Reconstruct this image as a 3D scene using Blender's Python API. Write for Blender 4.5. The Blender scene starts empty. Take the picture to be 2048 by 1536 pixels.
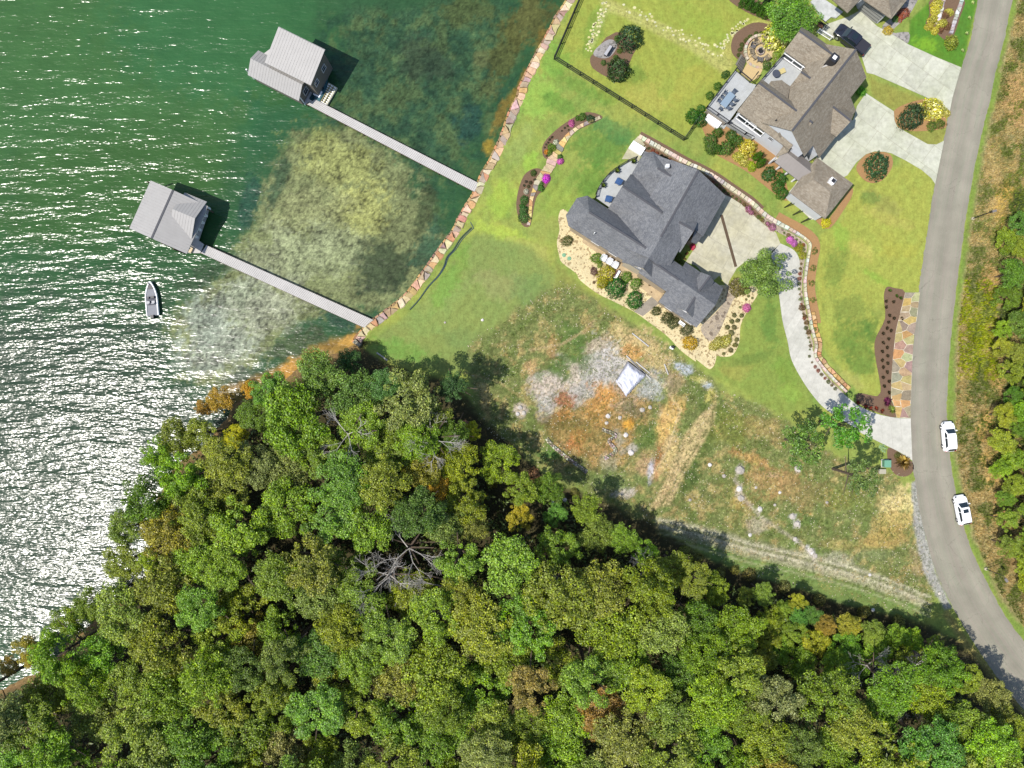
import bpy, bmesh, math, random
import numpy as np
from mathutils import Vector, Matrix
from mathutils.geometry import tessellate_polygon
random.seed(7); rng=np.random.default_rng(7)
SC=bpy.context.scene; COL=SC.collection
R=math.radians
# ------------------------------------------------------------------ camera, light, exposure
CH=110.0; S=0.075                       # drone height above the lake, metres per photo pixel at lake level
cam=bpy.data.cameras.new('camera'); camo=bpy.data.objects.new('camera',cam); COL.objects.link(camo)
camo.location=(0,0,CH); camo.rotation_euler=(0,0,0)
cam.sensor_width=36; cam.angle=2*math.atan(1024*S/CH); cam.clip_start=1; cam.clip_end=6000
SC.camera=camo
SUN_EL=R(60); SUN_DIR=Vector((-.93*math.cos(SUN_EL),-.36*math.cos(SUN_EL),math.sin(SUN_EL))).normalized()
w=bpy.data.worlds.new('World'); SC.world=w; w.use_nodes=True
nt=w.node_tree; bg=nt.nodes['Background']; sky=nt.nodes.new('ShaderNodeTexSky'); sky.sky_type='NISHITA'
sky.sun_disc=False; sky.sun_elevation=SUN_EL; sky.sun_rotation=math.atan2(SUN_DIR.x,SUN_DIR.y); sky.altitude=200
nt.links.new(sky.outputs[0],bg.inputs[0]); bg.inputs[1].default_value=0.15
sl=bpy.data.lights.new('sun','SUN'); sl.energy=4.8; sl.angle=R(.5); sl.color=(1,.95,.88)
so=bpy.data.objects.new('sun',sl); COL.objects.link(so); so.rotation_euler=SUN_DIR.to_track_quat('Z','Y').to_euler()
SC.view_settings.view_transform='Standard'; SC.view_settings.look='None'; SC.view_settings.exposure=0.47; SC.view_settings.gamma=1
K=1.75
# ------------------------------------------------------------------ helpers
def lin(c):
    c=np.asarray(c,float)/255.; return np.where(c<=.04045,c/12.92,((c+.055)/1.055)**2.4)
def alb(r,g,b,k=None): return tuple(np.clip(lin((r,g,b))/(k or K),0,.85))
def fr(ox,oy,s=5.12): return lambda x,y:(ox+x/s,oy+y/s)
FA=fr(1100,260);FB=fr(1100,430);FC=fr(1380,430);FD=fr(1380,180);FE=fr(1380,0);FF=fr(1648,0);FG=fr(1100,0)
FH=fr(1648,200);FI=fr(1648,500);FJ=fr(1648,780);FK=fr(460,20);FL=fr(220,340);FM=fr(640,440);FN=fr(860,160)
FO=fr(1020,640);FP=fr(1340,700);FQ=fr(1536,1000,4)
def pts(f,*a): return [f(a[i],a[i+1]) for i in range(0,len(a),2)]
def W(p,z=1.0):
    k=S*(CH-z)/CH; return Vector(((p[0]-1024)*k,(768-p[1])*k,z))
def W2(p,z=1.0): v=W(p,z); return Vector((v.x,v.y))
def catmull(P,n=6,closed=False):
    P=[Vector(p[:2]) for p in P]; out=[]; N=len(P)
    for i in range(N if closed else N-1):
        g=(lambda j:P[j%N]) if closed else (lambda j:P[min(max(j,0),N-1)])
        a,b,c,d=g(i-1),g(i),g(i+1),g(i+2)
        for k in range(n):
            t=k/n; out.append(.5*((2*b)+(c-a)*t+(2*a-5*b+4*c-d)*t*t+(3*b-a-3*c+d)*t**3))
    if not closed: out.append(P[-1])
    return out
def origin(o):
    v=Vector((0,0,0))
    while o is not None: v+=o.location; o=o.parent
    return v
THINGS=[]
def tag(o,label,cat,group=None,kind=None):
    if label: o['label']=label
    if cat: o['category']=cat
    if group: o['group']=group
    if kind: o['kind']=kind
    if cat: THINGS.append(o)
    return o
def thing(name,label,cat,loc=(0,0,0),group=None,rz=0):
    o=bpy.data.objects.new(name,None); COL.objects.link(o); o.empty_display_size=.5
    o.location=loc; o.rotation_euler=(0,0,rz); return tag(o,label,cat,group)
class MB:
    def __init__(s): s.v=[];s.f=[]
    def add(s,vs,fs):
        n=len(s.v); s.v+= [tuple(v) for v in vs]; s.f+=[tuple(i+n for i in f) for f in fs]; return s
    def box(s,c,d,rz=0,ry=0):
        x,y,z=[q/2 for q in d]; m=Matrix.Translation(Vector(c))@Matrix.Rotation(rz,4,'Z')@Matrix.Rotation(ry,4,'Y')
        vs=[m@Vector(p) for p in ((-x,-y,-z),(x,-y,-z),(x,y,-z),(-x,y,-z),(-x,-y,z),(x,-y,z),(x,y,z),(-x,y,z))]
        return s.add(vs,[(0,3,2,1),(4,5,6,7),(0,1,5,4),(1,2,6,5),(2,3,7,6),(3,0,4,7)])
    def bar(s,a,b,wd,h):
        a=Vector(a);b=Vector(b);d=b-a; L=d.length
        if L<1e-5: return s
        q=d.to_track_quat('X','Z').to_matrix().to_4x4(); m=Matrix.Translation((a+b)/2)@q
        x,y,z=L/2,wd/2,h/2
        vs=[m@Vector(p) for p in ((-x,-y,-z),(x,-y,-z),(x,y,-z),(-x,y,-z),(-x,-y,z),(x,-y,z),(x,y,z),(-x,y,z))]
        return s.add(vs,[(0,3,2,1),(4,5,6,7),(0,1,5,4),(1,2,6,5),(2,3,7,6),(3,0,4,7)])
    def tube(s,a,b,r0,r1,n=6,cap=True):
        a=Vector(a);b=Vector(b);d=b-a
        if d.length<1e-5: return s
        q=d.to_track_quat('Z','Y')
        vs=[a+q@Vector((r0*math.cos(t),r0*math.sin(t),0)) for t in [2*math.pi*i/n for i in range(n)]]
        vs+=[b+q@Vector((r1*math.cos(t),r1*math.sin(t),0)) for t in [2*math.pi*i/n for i in range(n)]]
        fs=[(i,(i+1)%n,n+(i+1)%n,n+i) for i in range(n)]
        if cap: fs+=[tuple(range(n-1,-1,-1)),tuple(range(n,2*n))]
        return s.add(vs,fs)
    def prism(s,poly,z0,z1,top=True):
        P=[Vector((p[0],p[1],0)) for p in poly]; n=len(P)
        ar=sum(P[i].x*P[(i+1)%n].y-P[(i+1)%n].x*P[i].y for i in range(n))
        if ar<0: P=P[::-1]
        vs=[(p.x,p.y,z0) for p in P]+[(p.x,p.y,z1) for p in P]
        fs=[(i,(i+1)%n,n+(i+1)%n,n+i) for i in range(n)]
        if top:
            for t in tessellate_polygon([P]):
                a,b,c=t
                cr=(P[b]-P[a]).cross(P[c]-P[a]).z
                if cr<0: a,c=c,a
                fs.append((n+a,n+b,n+c)); fs.append((c,b,a))
        return s.add(vs,fs)
    def lathe(s,prof,n=12,c=(0,0,0)):
        vs=[];m=len(prof)
        for i in range(n):
            t=2*math.pi*i/n
            for r,z in prof: vs.append((c[0]+r*math.cos(t),c[1]+r*math.sin(t),c[2]+z))
        fs=[]
        for i in range(n):
            j=(i+1)%n
            for k in range(m-1): fs.append((i*m+k,j*m+k,j*m+k+1,i*m+k+1))
        return s.add(vs,fs)
    def build(s,name,mat,parent=None,smooth=False,color=None,kind=None,label=None):
        me=bpy.data.meshes.new(name); o_=origin(parent)
        me.from_pydata([(v[0]-o_.x,v[1]-o_.y,v[2]-o_.z) for v in s.v],[],s.f)
        if smooth: me.polygons.foreach_set('use_smooth',[True]*len(me.polygons))
        me.materials.append(mat); me.update()
        return link(name,me,parent,color,kind,label)
def link(name,me,parent=None,color=None,kind=None,label=None,loc=None,scale=None,rz=None):
    o=bpy.data.objects.new(name,me); COL.objects.link(o)
    if parent: o.parent=parent
    if color is not None: o.color=(*color[:3],1)
    if kind: o['kind']=kind
    if label: o['label']=label
    if loc is not None: o.location=loc
    if scale is not None: o.scale=scale
    if rz is not None: o.rotation_euler=(0,0,rz)
    return o
def npmesh(name,V,F,mat,smooth=False):
    """V (n,3), F (m,k) with constant k"""
    me=bpy.data.meshes.new(name); m,k=F.shape
    me.vertices.add(len(V)); me.vertices.foreach_set('co',np.ascontiguousarray(V,np.float32).ravel())
    me.loops.add(m*k); me.loops.foreach_set('vertex_index',np.ascontiguousarray(F,np.int32).ravel())
    me.polygons.add(m); me.polygons.foreach_set('loop_start',np.arange(0,m*k,k,dtype=np.int32))
    try: me.polygons.foreach_set('loop_total',np.full(m,k,dtype=np.int32))
    except Exception: pass
    me.polygons.foreach_set('use_smooth',np.full(m,smooth,dtype=bool))
    me.materials.append(mat); me.update(calc_edges=True); return me
def copy_tree(o,parent=None):
    c=o.copy(); COL.objects.link(c); c.parent=parent
    for ch in list(o.children): copy_tree(ch,c)
    return c
def dup(o,label,loc,rz=0,group=None):
    c=copy_tree(o); c.location=loc; c.rotation_euler=(0,0,rz); c['label']=label; THINGS.append(c)
    if group: c['group']=group
    return c
# ------------------------------------------------------------------ numpy noise and polygon masks
_T=rng.random((256,256)).astype(np.float32)
def vnoise(x,y,seed=0):
    x=x+seed*17.31; y=y+seed*9.77
    xi=np.floor(x).astype(int); yi=np.floor(y).astype(int); fx=x-xi; fy=y-yi
    fx=fx*fx*(3-2*fx); fy=fy*fy*(3-2*fy); a=xi&255;b=(xi+1)&255;c=yi&255;d=(yi+1)&255
    return (_T[a,c]*(1-fx)+_T[b,c]*fx)*(1-fy)+(_T[a,d]*(1-fx)+_T[b,d]*fx)*fy
def fbm(x,y,scale,octv=4,seed=0,gain=.5):
    r=0;amp=1;tot=0
    for i in range(octv):
        r=r+amp*vnoise(x/scale,y/scale,seed+i*3); tot+=amp; amp*=gain; scale/=2.03
    return r/tot*2-1
def polysd(X,Y,poly):
    """signed distance, positive inside"""
    n=len(poly); D=np.full(X.shape,1e9); ins=np.zeros(X.shape,bool)
    for i in range(n):
        x0,y0=poly[i][0],poly[i][1]; x1,y1=poly[(i+1)%n][0],poly[(i+1)%n][1]
        dx,dy=x1-x0,y1-y0; L=dx*dx+dy*dy+1e-9
        t=np.clip(((X-x0)*dx+(Y-y0)*dy)/L,0,1)
        D=np.minimum(D,(X-x0-t*dx)**2+(Y-y0-t*dy)**2)
        if abs(dy)>1e-9:
            cnd=((y0>Y)!=(y1>Y))&(X<dx*(Y-y0)/dy+x0); ins^=cnd
    D=np.sqrt(D); return np.where(ins,D,-D)
def sstep(a,b,x):
    t=np.clip((x-a)/(b-a),0,1); return t*t*(3-2*t)
# ------------------------------------------------------------------ materials
def newmat(name):
    m=bpy.data.materials.new(name); m.use_nodes=True; nt=m.node_tree; b=nt.nodes['Principled BSDF']
    return m,nt,b
def N(nt,t,**k):
    n=nt.nodes.new(t)
    for a,v in k.items():
        if a.startswith('i_'):
            key=a[2:]; n.inputs[int(key) if key.isdigit() else key].default_value=v
        else: setattr(n,a,v)
    return n
def mathn(nt,op,a,b=None,clamp=False):
    n=nt.nodes.new('ShaderNodeMath'); n.operation=op; n.use_clamp=clamp
    for i,v in enumerate((a,b)):
        if v is None: continue
        if hasattr(v,'links'): nt.links.new(v,n.inputs[i])
        else: n.inputs[i].default_value=v
    return n.outputs[0]
def mixc(nt,f,a,b,mode='MIX'):
    n=nt.nodes.new('ShaderNodeMix'); n.data_type='RGBA'; n.blend_type=mode; n.clamp_factor=True
    for s,v in ((n.inputs[0],f),(n.inputs[6],a),(n.inputs[7],b)):
        if hasattr(v,'links'): nt.links.new(v,s)
        else: s.default_value=v if not isinstance(v,tuple) else (*v[:3],1)
    return n.outputs[2]
def noise(nt,vec,scale,detail=4,rough=.6):
    n=N(nt,'ShaderNodeTexNoise'); n.inputs['Scale'].default_value=scale; n.inputs['Detail'].default_value=detail
    n.inputs['Roughness'].default_value=rough
    if vec is not None: nt.links.new(vec,n.inputs['Vector'])
    return n
def remap(nt,v,a,b,c,d):
    n=nt.nodes.new('ShaderNodeMapRange'); nt.links.new(v,n.inputs[0])
    for i,q in enumerate((a,b,c,d)): n.inputs[i+1].default_value=q
    return n.outputs[0]
def bump(nt,b,h,strength=.3,dist=.05):
    n=nt.nodes.new('ShaderNodeBump'); n.inputs['Strength'].default_value=strength; n.inputs['Distance'].default_value=dist
    nt.links.new(h,n.inputs['Height']); nt.links.new(n.outputs[0],b.inputs['Normal']); return n
def geopos(nt): return N(nt,'ShaderNodeNewGeometry').outputs['Position']
def objpos(nt): return N(nt,'ShaderNodeTexCoord').outputs['Object']
def mat_noise(name,col,amt=.3,scale=3,scale2=20,rough=.8,bumps=.3,bd=.02,spec=.3,metal=0,col2=None,objcol=False,coord='world'):
    """base colour broken up by two octaves of noise"""
    m,nt,b=newmat(name); p=geopos(nt) if coord=='world' else objpos(nt)
    n1=noise(nt,p,scale,5,.65); n2=noise(nt,p,scale2,3,.6)
    if objcol:
        base=N(nt,'ShaderNodeObjectInfo').outputs['Color']
    else:
        base=(*col,1)
    if col2 is not None: base=mixc(nt,remap(nt,n1.outputs[0],.35,.65,0,1),base,(*col2,1))
    v=mathn(nt,'ADD',remap(nt,n1.outputs[0],.25,.75,1-amt,1+amt),remap(nt,n2.outputs[0],.25,.75,-amt*.7,amt*.7))
    hs=N(nt,'ShaderNodeHueSaturation'); nt.links.new(v,hs.inputs['Value'])
    if hasattr(base,'links'): nt.links.new(base,hs.inputs['Color'])
    else: hs.inputs['Color'].default_value=base
    nt.links.new(hs.outputs[0],b.inputs['Base Color']); b.inputs['Roughness'].default_value=rough
    b.inputs['Specular IOR Level'].default_value=spec; b.inputs['Metallic'].default_value=metal
    if bumps: bump(nt,b,n2.outputs[0],bumps,bd)
    return m
def mat_plain(name,col,rough=.5,metal=0,spec=.5,coat=0):
    m,nt,b=newmat(name); b.inputs['Base Color'].default_value=(*col[:3],1); b.inputs['Roughness'].default_value=rough
    b.inputs['Metallic'].default_value=metal; b.inputs['Specular IOR Level'].default_value=spec; b.inputs['Coat Weight'].default_value=coat
    return m
def mat_leaf():
    m,nt,b=newmat('leaf'); oi=N(nt,'ShaderNodeObjectInfo'); g=N(nt,'ShaderNodeNewGeometry')
    r=g.outputs['Random Per Island']
    rr=mathn(nt,'FRACT',mathn(nt,'MULTIPLY',r,57.3)); r3=mathn(nt,'FRACT',mathn(nt,'MULTIPLY',r,911.7))
    n=noise(nt,g.outputs['Position'],.55,4,.6)
    hs=N(nt,'ShaderNodeHueSaturation'); nt.links.new(oi.outputs['Color'],hs.inputs['Color'])
    v=mathn(nt,'MULTIPLY',remap(nt,mathn(nt,'MULTIPLY',r,r),0,1,.62,1.75),remap(nt,n.outputs[0],.3,.7,.7,1.3)); nt.links.new(v,hs.inputs['Value'])
    nt.links.new(mathn(nt,'ADD',remap(nt,rr,0,1,.484,.508),remap(nt,n.outputs[0],.3,.7,.008,-.008)),hs.inputs['Hue'])
    nt.links.new(remap(nt,r3,0,1,.92,1.2),hs.inputs['Saturation'])
    nt.links.new(hs.outputs[0],b.inputs['Base Color']); b.inputs['Roughness'].default_value=.45; b.inputs['Specular IOR Level'].default_value=.35
    tr=N(nt,'ShaderNodeBsdfTranslucent'); nt.links.new(hs.outputs[0],tr.inputs[0]); mx=N(nt,'ShaderNodeMixShader'); mx.inputs[0].default_value=.22
    nt.links.new(b.outputs[0],mx.inputs[1]); nt.links.new(tr.outputs[0],mx.inputs[2]); nt.links.new(mx.outputs[0],nt.nodes['Material Output'].inputs[0])
    return m
M_leaf=mat_leaf()
M_bark=mat_noise('bark',alb(110,95,80),.35,2,14,.9,.5,.03)
M_dead=mat_noise('bleached_wood',alb(196,190,180),.2,3,20,.8,.2)
M_stone=mat_noise('stone',None,.3,2.2,14,.85,.5,.03,objcol=True)
M_paint=mat_noise('painted',None,.05,1,8,.5,.05,.01,spec=.4,objcol=True)
M_fabric=mat_noise('fabric',None,.1,4,40,.9,.2,.01,objcol=True)
M_mulch=mat_noise('mulch',alb(138,112,88),.4,1.5,16,.95,.8,.04,col2=alb(112,88,70))
M_pine=mat_noise('pine_straw',alb(190,150,100),.3,1.2,14,.95,.7,.04,col2=alb(160,122,82))
M_deck=mat_noise('deck_boards',alb(190,193,192),.12,1.2,14,.75,.3,.01)
M_dock=mat_noise('dock_boards',alb(206,202,196),.1,.6,12,.8,.3,.01)
M_glass=mat_plain('dark_glass',(.012,.02,.025),.06,0,.6)
M_black=mat_plain('black_trim',(.015,.015,.017),.45)
M_tyre=mat_plain('tyre_rubber',(.02,.02,.02),.85)
M_rim=mat_plain('alloy',(.45,.46,.48),.3,.8)
M_fence=mat_plain('fence_metal',(.012,.012,.012),.5)
def mat_conc(name,c1,c2,stain=.25):
    m,nt,b=newmat(name); p=geopos(nt); n0=noise(nt,p,.22,4,.6); n1=noise(nt,p,1.3,5,.7); n2=noise(nt,p,22,3,.6)
    c=mixc(nt,remap(nt,n0.outputs[0],.35,.65,0,1),(*c1,1),(*c2,1))
    v=mathn(nt,'MULTIPLY',remap(nt,n1.outputs[0],.35,.7,1-stain,1.06),remap(nt,n2.outputs[0],.3,.7,.93,1.07))
    oi=N(nt,'ShaderNodeObjectInfo'); v=mathn(nt,'MULTIPLY',v,remap(nt,oi.outputs['Random'],0,1,.93,1.06))
    hs=N(nt,'ShaderNodeHueSaturation'); nt.links.new(c,hs.inputs['Color']); nt.links.new(v,hs.inputs['Value'])
    nt.links.new(hs.outputs[0],b.inputs['Base Color']); b.inputs['Roughness'].default_value=.85; b.inputs['Specular IOR Level'].default_value=.25
    bump(nt,b,n2.outputs[0],.25,.01); return m
M_cpale=mat_conc('pale_concrete',alb(222,219,206),alb(206,204,190),.16)
M_ctan=mat_conc('tan_concrete',alb(208,202,170),alb(216,212,190))
M_cgreen=mat_conc('weathered_concrete',alb(206,208,182),alb(220,220,200),.24)
M_joint=mat_noise('joint_dirt',alb(168,164,144),.2,2,10)
def mat_gravel(name,c1,c2,c3,sc=9):
    m,nt,b=newmat(name); p=geopos(nt); v=N(nt,'ShaderNodeTexVoronoi'); v.inputs['Scale'].default_value=sc; nt.links.new(p,v.inputs['Vector'])
    v2=N(nt,'ShaderNodeTexVoronoi'); v2.inputs['Scale'].default_value=sc*.45; nt.links.new(p,v2.inputs['Vector'])
    sp=N(nt,'ShaderNodeSeparateColor'); nt.links.new(v.outputs['Color'],sp.inputs[0]); sp2=N(nt,'ShaderNodeSeparateColor'); nt.links.new(v2.outputs['Color'],sp2.inputs[0])
    c=mixc(nt,sp.outputs[0],(*c1,1),(*c2,1)); c=mixc(nt,remap(nt,sp2.outputs[1],.8,.86,0,.75),c,(*c3,1))
    n=noise(nt,p,.5,4); hs=N(nt,'ShaderNodeHueSaturation'); nt.links.new(c,hs.inputs['Color']); nt.links.new(remap(nt,n.outputs[0],.3,.7,.85,1.12),hs.inputs['Value'])
    nt.links.new(hs.outputs[0],b.inputs['Base Color']); b.inputs['Roughness'].default_value=.9
    bump(nt,b,mathn(nt,'SUBTRACT',1,v.outputs['Distance']),.7,.06); return m
M_gravel=mat_gravel('cream_gravel',alb(240,226,178),alb(222,200,150),alb(150,125,85))
M_river=mat_gravel('river_stone',alb(195,178,150),alb(165,152,135),alb(110,95,80),5)
M_ggravel=mat_gravel('grey_gravel',alb(178,172,165),alb(150,146,142),alb(110,108,100),8)
def mat_asphalt():
    m,nt,b=newmat('asphalt'); p=geopos(nt)
    a=N(nt,'ShaderNodeAttribute'); a.attribute_name='uvw'
    sx=N(nt,'ShaderNodeSeparateXYZ'); nt.links.new(a.outputs['Vector'],sx.inputs[0])
    n0=noise(nt,p,.35,4,.6); n1=noise(nt,p,28,3,.8)
    cb=N(nt,'ShaderNodeCombineXYZ'); nt.links.new(mathn(nt,'MULTIPLY',sx.outputs[0],1.3),cb.inputs[0]); nt.links.new(mathn(nt,'MULTIPLY',sx.outputs[1],.03),cb.inputs[1])
    n2=noise(nt,cb.outputs[0],3,4,.6)
    v=mathn(nt,'MULTIPLY',remap(nt,n0.outputs[0],.3,.7,.9,1.1),mathn(nt,'MULTIPLY',remap(nt,n1.outputs[0],.3,.7,.82,1.18),remap(nt,n2.outputs[0],.3,.7,.86,1.14)))
    c=mixc(nt,remap(nt,n2.outputs[0],.4,.6,0,1),(*alb(168,160,144),1),(*alb(150,148,130),1))
    ln=mathn(nt,'ABSOLUTE',mathn(nt,'SUBTRACT',mathn(nt,'FRACT',mathn(nt,'MULTIPLY',sx.outputs[0],1/2.8)),.5)); v=mathn(nt,'MULTIPLY',v,remap(nt,ln,.1,.4,1.05,.93))
    dn=noise(nt,p,1.1,4,.7); ad=nt.nodes.new('ShaderNodeVectorMath'); ad.operation='MULTIPLY_ADD'; nt.links.new(dn.outputs['Color'],ad.inputs[0]); ad.inputs[1].default_value=(1.3,1.3,0); nt.links.new(p,ad.inputs[2])
    cv=N(nt,'ShaderNodeTexVoronoi'); cv.feature='DISTANCE_TO_EDGE'; cv.inputs['Scale'].default_value=.3; nt.links.new(ad.outputs[0],cv.inputs['Vector'])
    v=mathn(nt,'MULTIPLY',v,mathn(nt,'MAXIMUM',remap(nt,cv.outputs['Distance'],.003,.012,.78,1),remap(nt,n0.outputs[0],.5,.56,1,.0))); st=noise(nt,p,.8,5,.75); v=mathn(nt,'MULTIPLY',v,remap(nt,st.outputs[0],.62,.75,1,.8))
    hs=N(nt,'ShaderNodeHueSaturation'); nt.links.new(c,hs.inputs['Color']); nt.links.new(v,hs.inputs['Value'])
    nt.links.new(hs.outputs[0],b.inputs['Base Color']); b.inputs['Roughness'].default_value=.9; b.inputs['Specular IOR Level'].default_value=.2
    bump(nt,b,n1.outputs[0],.4,.01); return m
M_asph=mat_asphalt()
def mat_shingle(name,c1,c2,ang,row=.16):
    """laminated shingles: courses run along the eave direction of each face, random tabs"""
    m,nt,b=newmat(name); g=N(nt,'ShaderNodeNewGeometry'); p=g.outputs['Position']
    n=noise(nt,p,.4,3); n2=noise(nt,p,9,4,.75); n3=noise(nt,p,2.2,3,.6)
    # course height follows z, tab position follows xy
    sx=N(nt,'ShaderNodeSeparateXYZ'); nt.links.new(p,sx.inputs[0])
    course=mathn(nt,'FRACT',mathn(nt,'DIVIDE',sx.outputs[2],row*.62))
    cell=mathn(nt,'FLOOR',mathn(nt,'DIVIDE',sx.outputs[2],row*.62))
    cb=N(nt,'ShaderNodeCombineXYZ'); nt.links.new(sx.outputs[0],cb.inputs[0]); nt.links.new(sx.outputs[1],cb.inputs[1]); nt.links.new(cell,cb.inputs[2])
    vo=N(nt,'ShaderNodeTexVoronoi'); vo.inputs['Scale'].default_value=3.2; nt.links.new(cb.outputs[0],vo.inputs['Vector'])
    sp=N(nt,'ShaderNodeSeparateColor'); nt.links.new(vo.outputs['Color'],sp.inputs[0])
    c=mixc(nt,sp.outputs[0],(*c1,1),(*c2,1))
    v=mathn(nt,'MULTIPLY',remap(nt,n2.outputs[0],.3,.7,.72,1.3),remap(nt,n.outputs[0],.3,.7,.9,1.1))
    v=mathn(nt,'MULTIPLY',v,remap(nt,course,0,.25,.72,1.0))
    v=mathn(nt,'MULTIPLY',v,remap(nt,n3.outputs[0],.3,.7,.92,1.08))
    hs=N(nt,'ShaderNodeHueSaturation'); nt.links.new(c,hs.inputs['Color']); nt.links.new(v,hs.inputs['Value'])
    nt.links.new(hs.outputs[0],b.inputs['Base Color']); b.inputs['Roughness'].default_value=.9; b.inputs['Specular IOR Level'].default_value=.25
    bump(nt,b,mathn(nt,'ADD',sp.outputs[1],n2.outputs[0]),.35,.02); return m
M_shg=mat_shingle('grey_shingles',alb(136,137,138),alb(112,114,118),0)
M_shb=mat_shingle('brown_shingles',alb(166,156,138),alb(142,130,112),0)
M_metal=mat_noise('metal_roofing',alb(180,177,172),.06,.8,9,.5,.05,.01,spec=.3)
M_metald=mat_noise('seam_roofing',alb(140,133,127),.06,.8,9,.45,.05,.01,spec=.3)
M_siding=mat_noise('siding',None,.05,1,9,.7,.1,.01,objcol=True)
M_white=mat_plain('white_paint',(.75,.75,.74),.5)
M_cap=mat_plain('ridge_cap',(.05,.05,.055),.8)
# ------------------------------------------------------------------ shoreline, road edges
WALL=[(1165,-60),(1139,0),(1117,33),(1102,64),(1072,118),(1047,168),(1040,193),(1026,220),(1014,254),(1002,285),(984,322),(967,351),(953,386),(937,412),(923,435),(912,460),(887,493),(860,532),(834,567),(815,592),(791,612),(766,631),(744,647),(733,657),(718,674),(708,688)]
NAT=[(690,698),(650,708),(615,722),(580,745),(550,768),(505,785),(460,808),(440,848),(408,888),(362,915),(334,950),(306,1000),(298,1055),(304,1115),(280,1160),(248,1192),(204,1230),(145,1272),(108,1322),(66,1352),(0,1378),(-80,1420),(-300,1480),(-900,1700),(-4000,2600)]
WALLW=[W2(p) for p in catmull(WALL,3)]
LANDPX=[(1900,-20000),(1500,-1500),(1300,-500)]+[tuple(p) for p in catmull(WALL,2)]+NAT+[(-8000,12000),(22000,20000),(22000,-20000)]
RL=[(2080,-700),(2010,-300),(1978,-100),(1956,0),(1941,78),(1923,135),(1904,195),(1888,279),(1870,368),(1857,444),(1850,493),(1840,558),(1836,598),(1826,695),(1822,793),(1821,839),(1824,921),(1831,965),(1840,1024),(1852,1073),(1868,1132),(1898,1200),(1936,1267),(1973,1325),(2018,1384),(2075,1450),(2200,1580),(2500,1850)]
RR=[(2150,-700),(2085,-300),(2048,-100),(2025,0),(2009,78),(1992,143),(1983,190),(1968,248),(1953,317),(1937,405),(1924,493),(1912,588),(1901,686),(1895,783),(1894,829),(1900,907),(1908,966),(1919,1015),(1933,1070),(1950,1115),(1978,1172),(2011,1232),(2050,1285),(2100,1345),(2230,1480),(2530,1740)]
def axis(a,b,step,outer):
    c=list(np.arange(a,b+step/2,step)); k=step*1.3; lo=[];x=a
    while x>-outer: x-=k; lo.append(x); k*=1.35
    k=step*1.3; hi=[];x=b
    while x<outer: x+=k; hi.append(x); k*=1.35
    return np.array(lo[::-1]+c+hi)
def gridmesh(xs,ys,zf,name,mat,colf):
    X,Y=np.meshgrid(xs,ys); k=S*(CH-1)/CH; PX=X/k+1024; PY=768-Y/k
    Z=zf(X,Y,PX,PY); V=np.stack([X,Y,Z],-1).reshape(-1,3); nx=len(xs);ny=len(ys)
    i=np.arange(ny-1)[:,None]*nx+np.arange(nx-1)[None]; F=np.stack([i,i+1,i+nx+1,i+nx],-1).reshape(-1,4)
    me=npmesh(name,V,F,mat,True)
    C=colf(X,Y,PX,PY).reshape(-1,4)
    ca=me.color_attributes.new('Col','FLOAT_COLOR','POINT'); ca.data.foreach_set('color',np.ascontiguousarray(C,np.float32).ravel())
    return me
class Paint:
    def __init__(s,PX,PY,base,sp):
        s.X=PX;s.Y=PY; sh=PX.shape
        s.C=np.zeros(sh+(4,)); s.C[...,:3]=lin(base)/K; s.C[...,3]=sp
        s.n1=fbm(PX,PY,26,4,1); s.n2=fbm(PX,PY,7,3,5); s.n3=fbm(PX,PY,90,4,9); s.n4=fbm(PX,PY,3.2,2,14)
    def put(s,m,col,sp=None):
        m=np.clip(m,0,1); c=lin(col)/K
        for i in range(3): s.C[...,i]+= (c[i]-s.C[...,i])*m
        if sp is not None: s.C[...,3]+=(sp-s.C[...,3])*m
    def poly(s,P,col,soft=2,warp=0,sp=None,st=1,fine=0):
        P=[tuple(p) for p in P]
        xs=[p[0] for p in P]; ys=[p[1] for p in P]; pad=soft+warp*2+30
        bb=(s.X>min(xs)-pad)&(s.X<max(xs)+pad)&(s.Y>min(ys)-pad)&(s.Y<max(ys)+pad)
        if not bb.any(): return
        m=np.zeros(s.X.shape); d=polysd(s.X[bb],s.Y[bb],P)+warp*(s.n1[bb]+.5*s.n2[bb])+fine*s.n4[bb]*10
        m[bb]=sstep(-soft,soft,d)*st; s.put(m,col,sp)
    def blob(s,x,y,rx,ry,ang,col,st=1,sp=None,warp=.6,fine=.3):
        a=R(ang); dx=s.X-x; dy=s.Y-y; u=(dx*math.cos(a)+dy*math.sin(a))/rx; v=(-dx*math.sin(a)+dy*math.cos(a))/ry
        d=np.sqrt(u*u+v*v)+warp*s.n1+warp*.6*s.n2+fine*s.n4
        s.put(sstep(1.15,.55,d)*st,col,sp)
ROUGH=[(940,690),(1060,600),(1130,560),(1200,610),(1330,690),(1440,780),(1560,830),(1640,900),(1800,950),(1835,1060),(1870,1200),(1850,1240),(1500,1145),(1330,1060),(1180,990),(1060,920),(950,840)]
SIDE=[(2040,-600),(2035,0),(2002,143),(1965,317),(1935,493),(1915,650),(1908,783),(1910,907),(1930,1015),(1960,1110),(2000,1190),(2060,1275),(2400,1600),(3400,1600),(3400,-600)]
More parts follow.
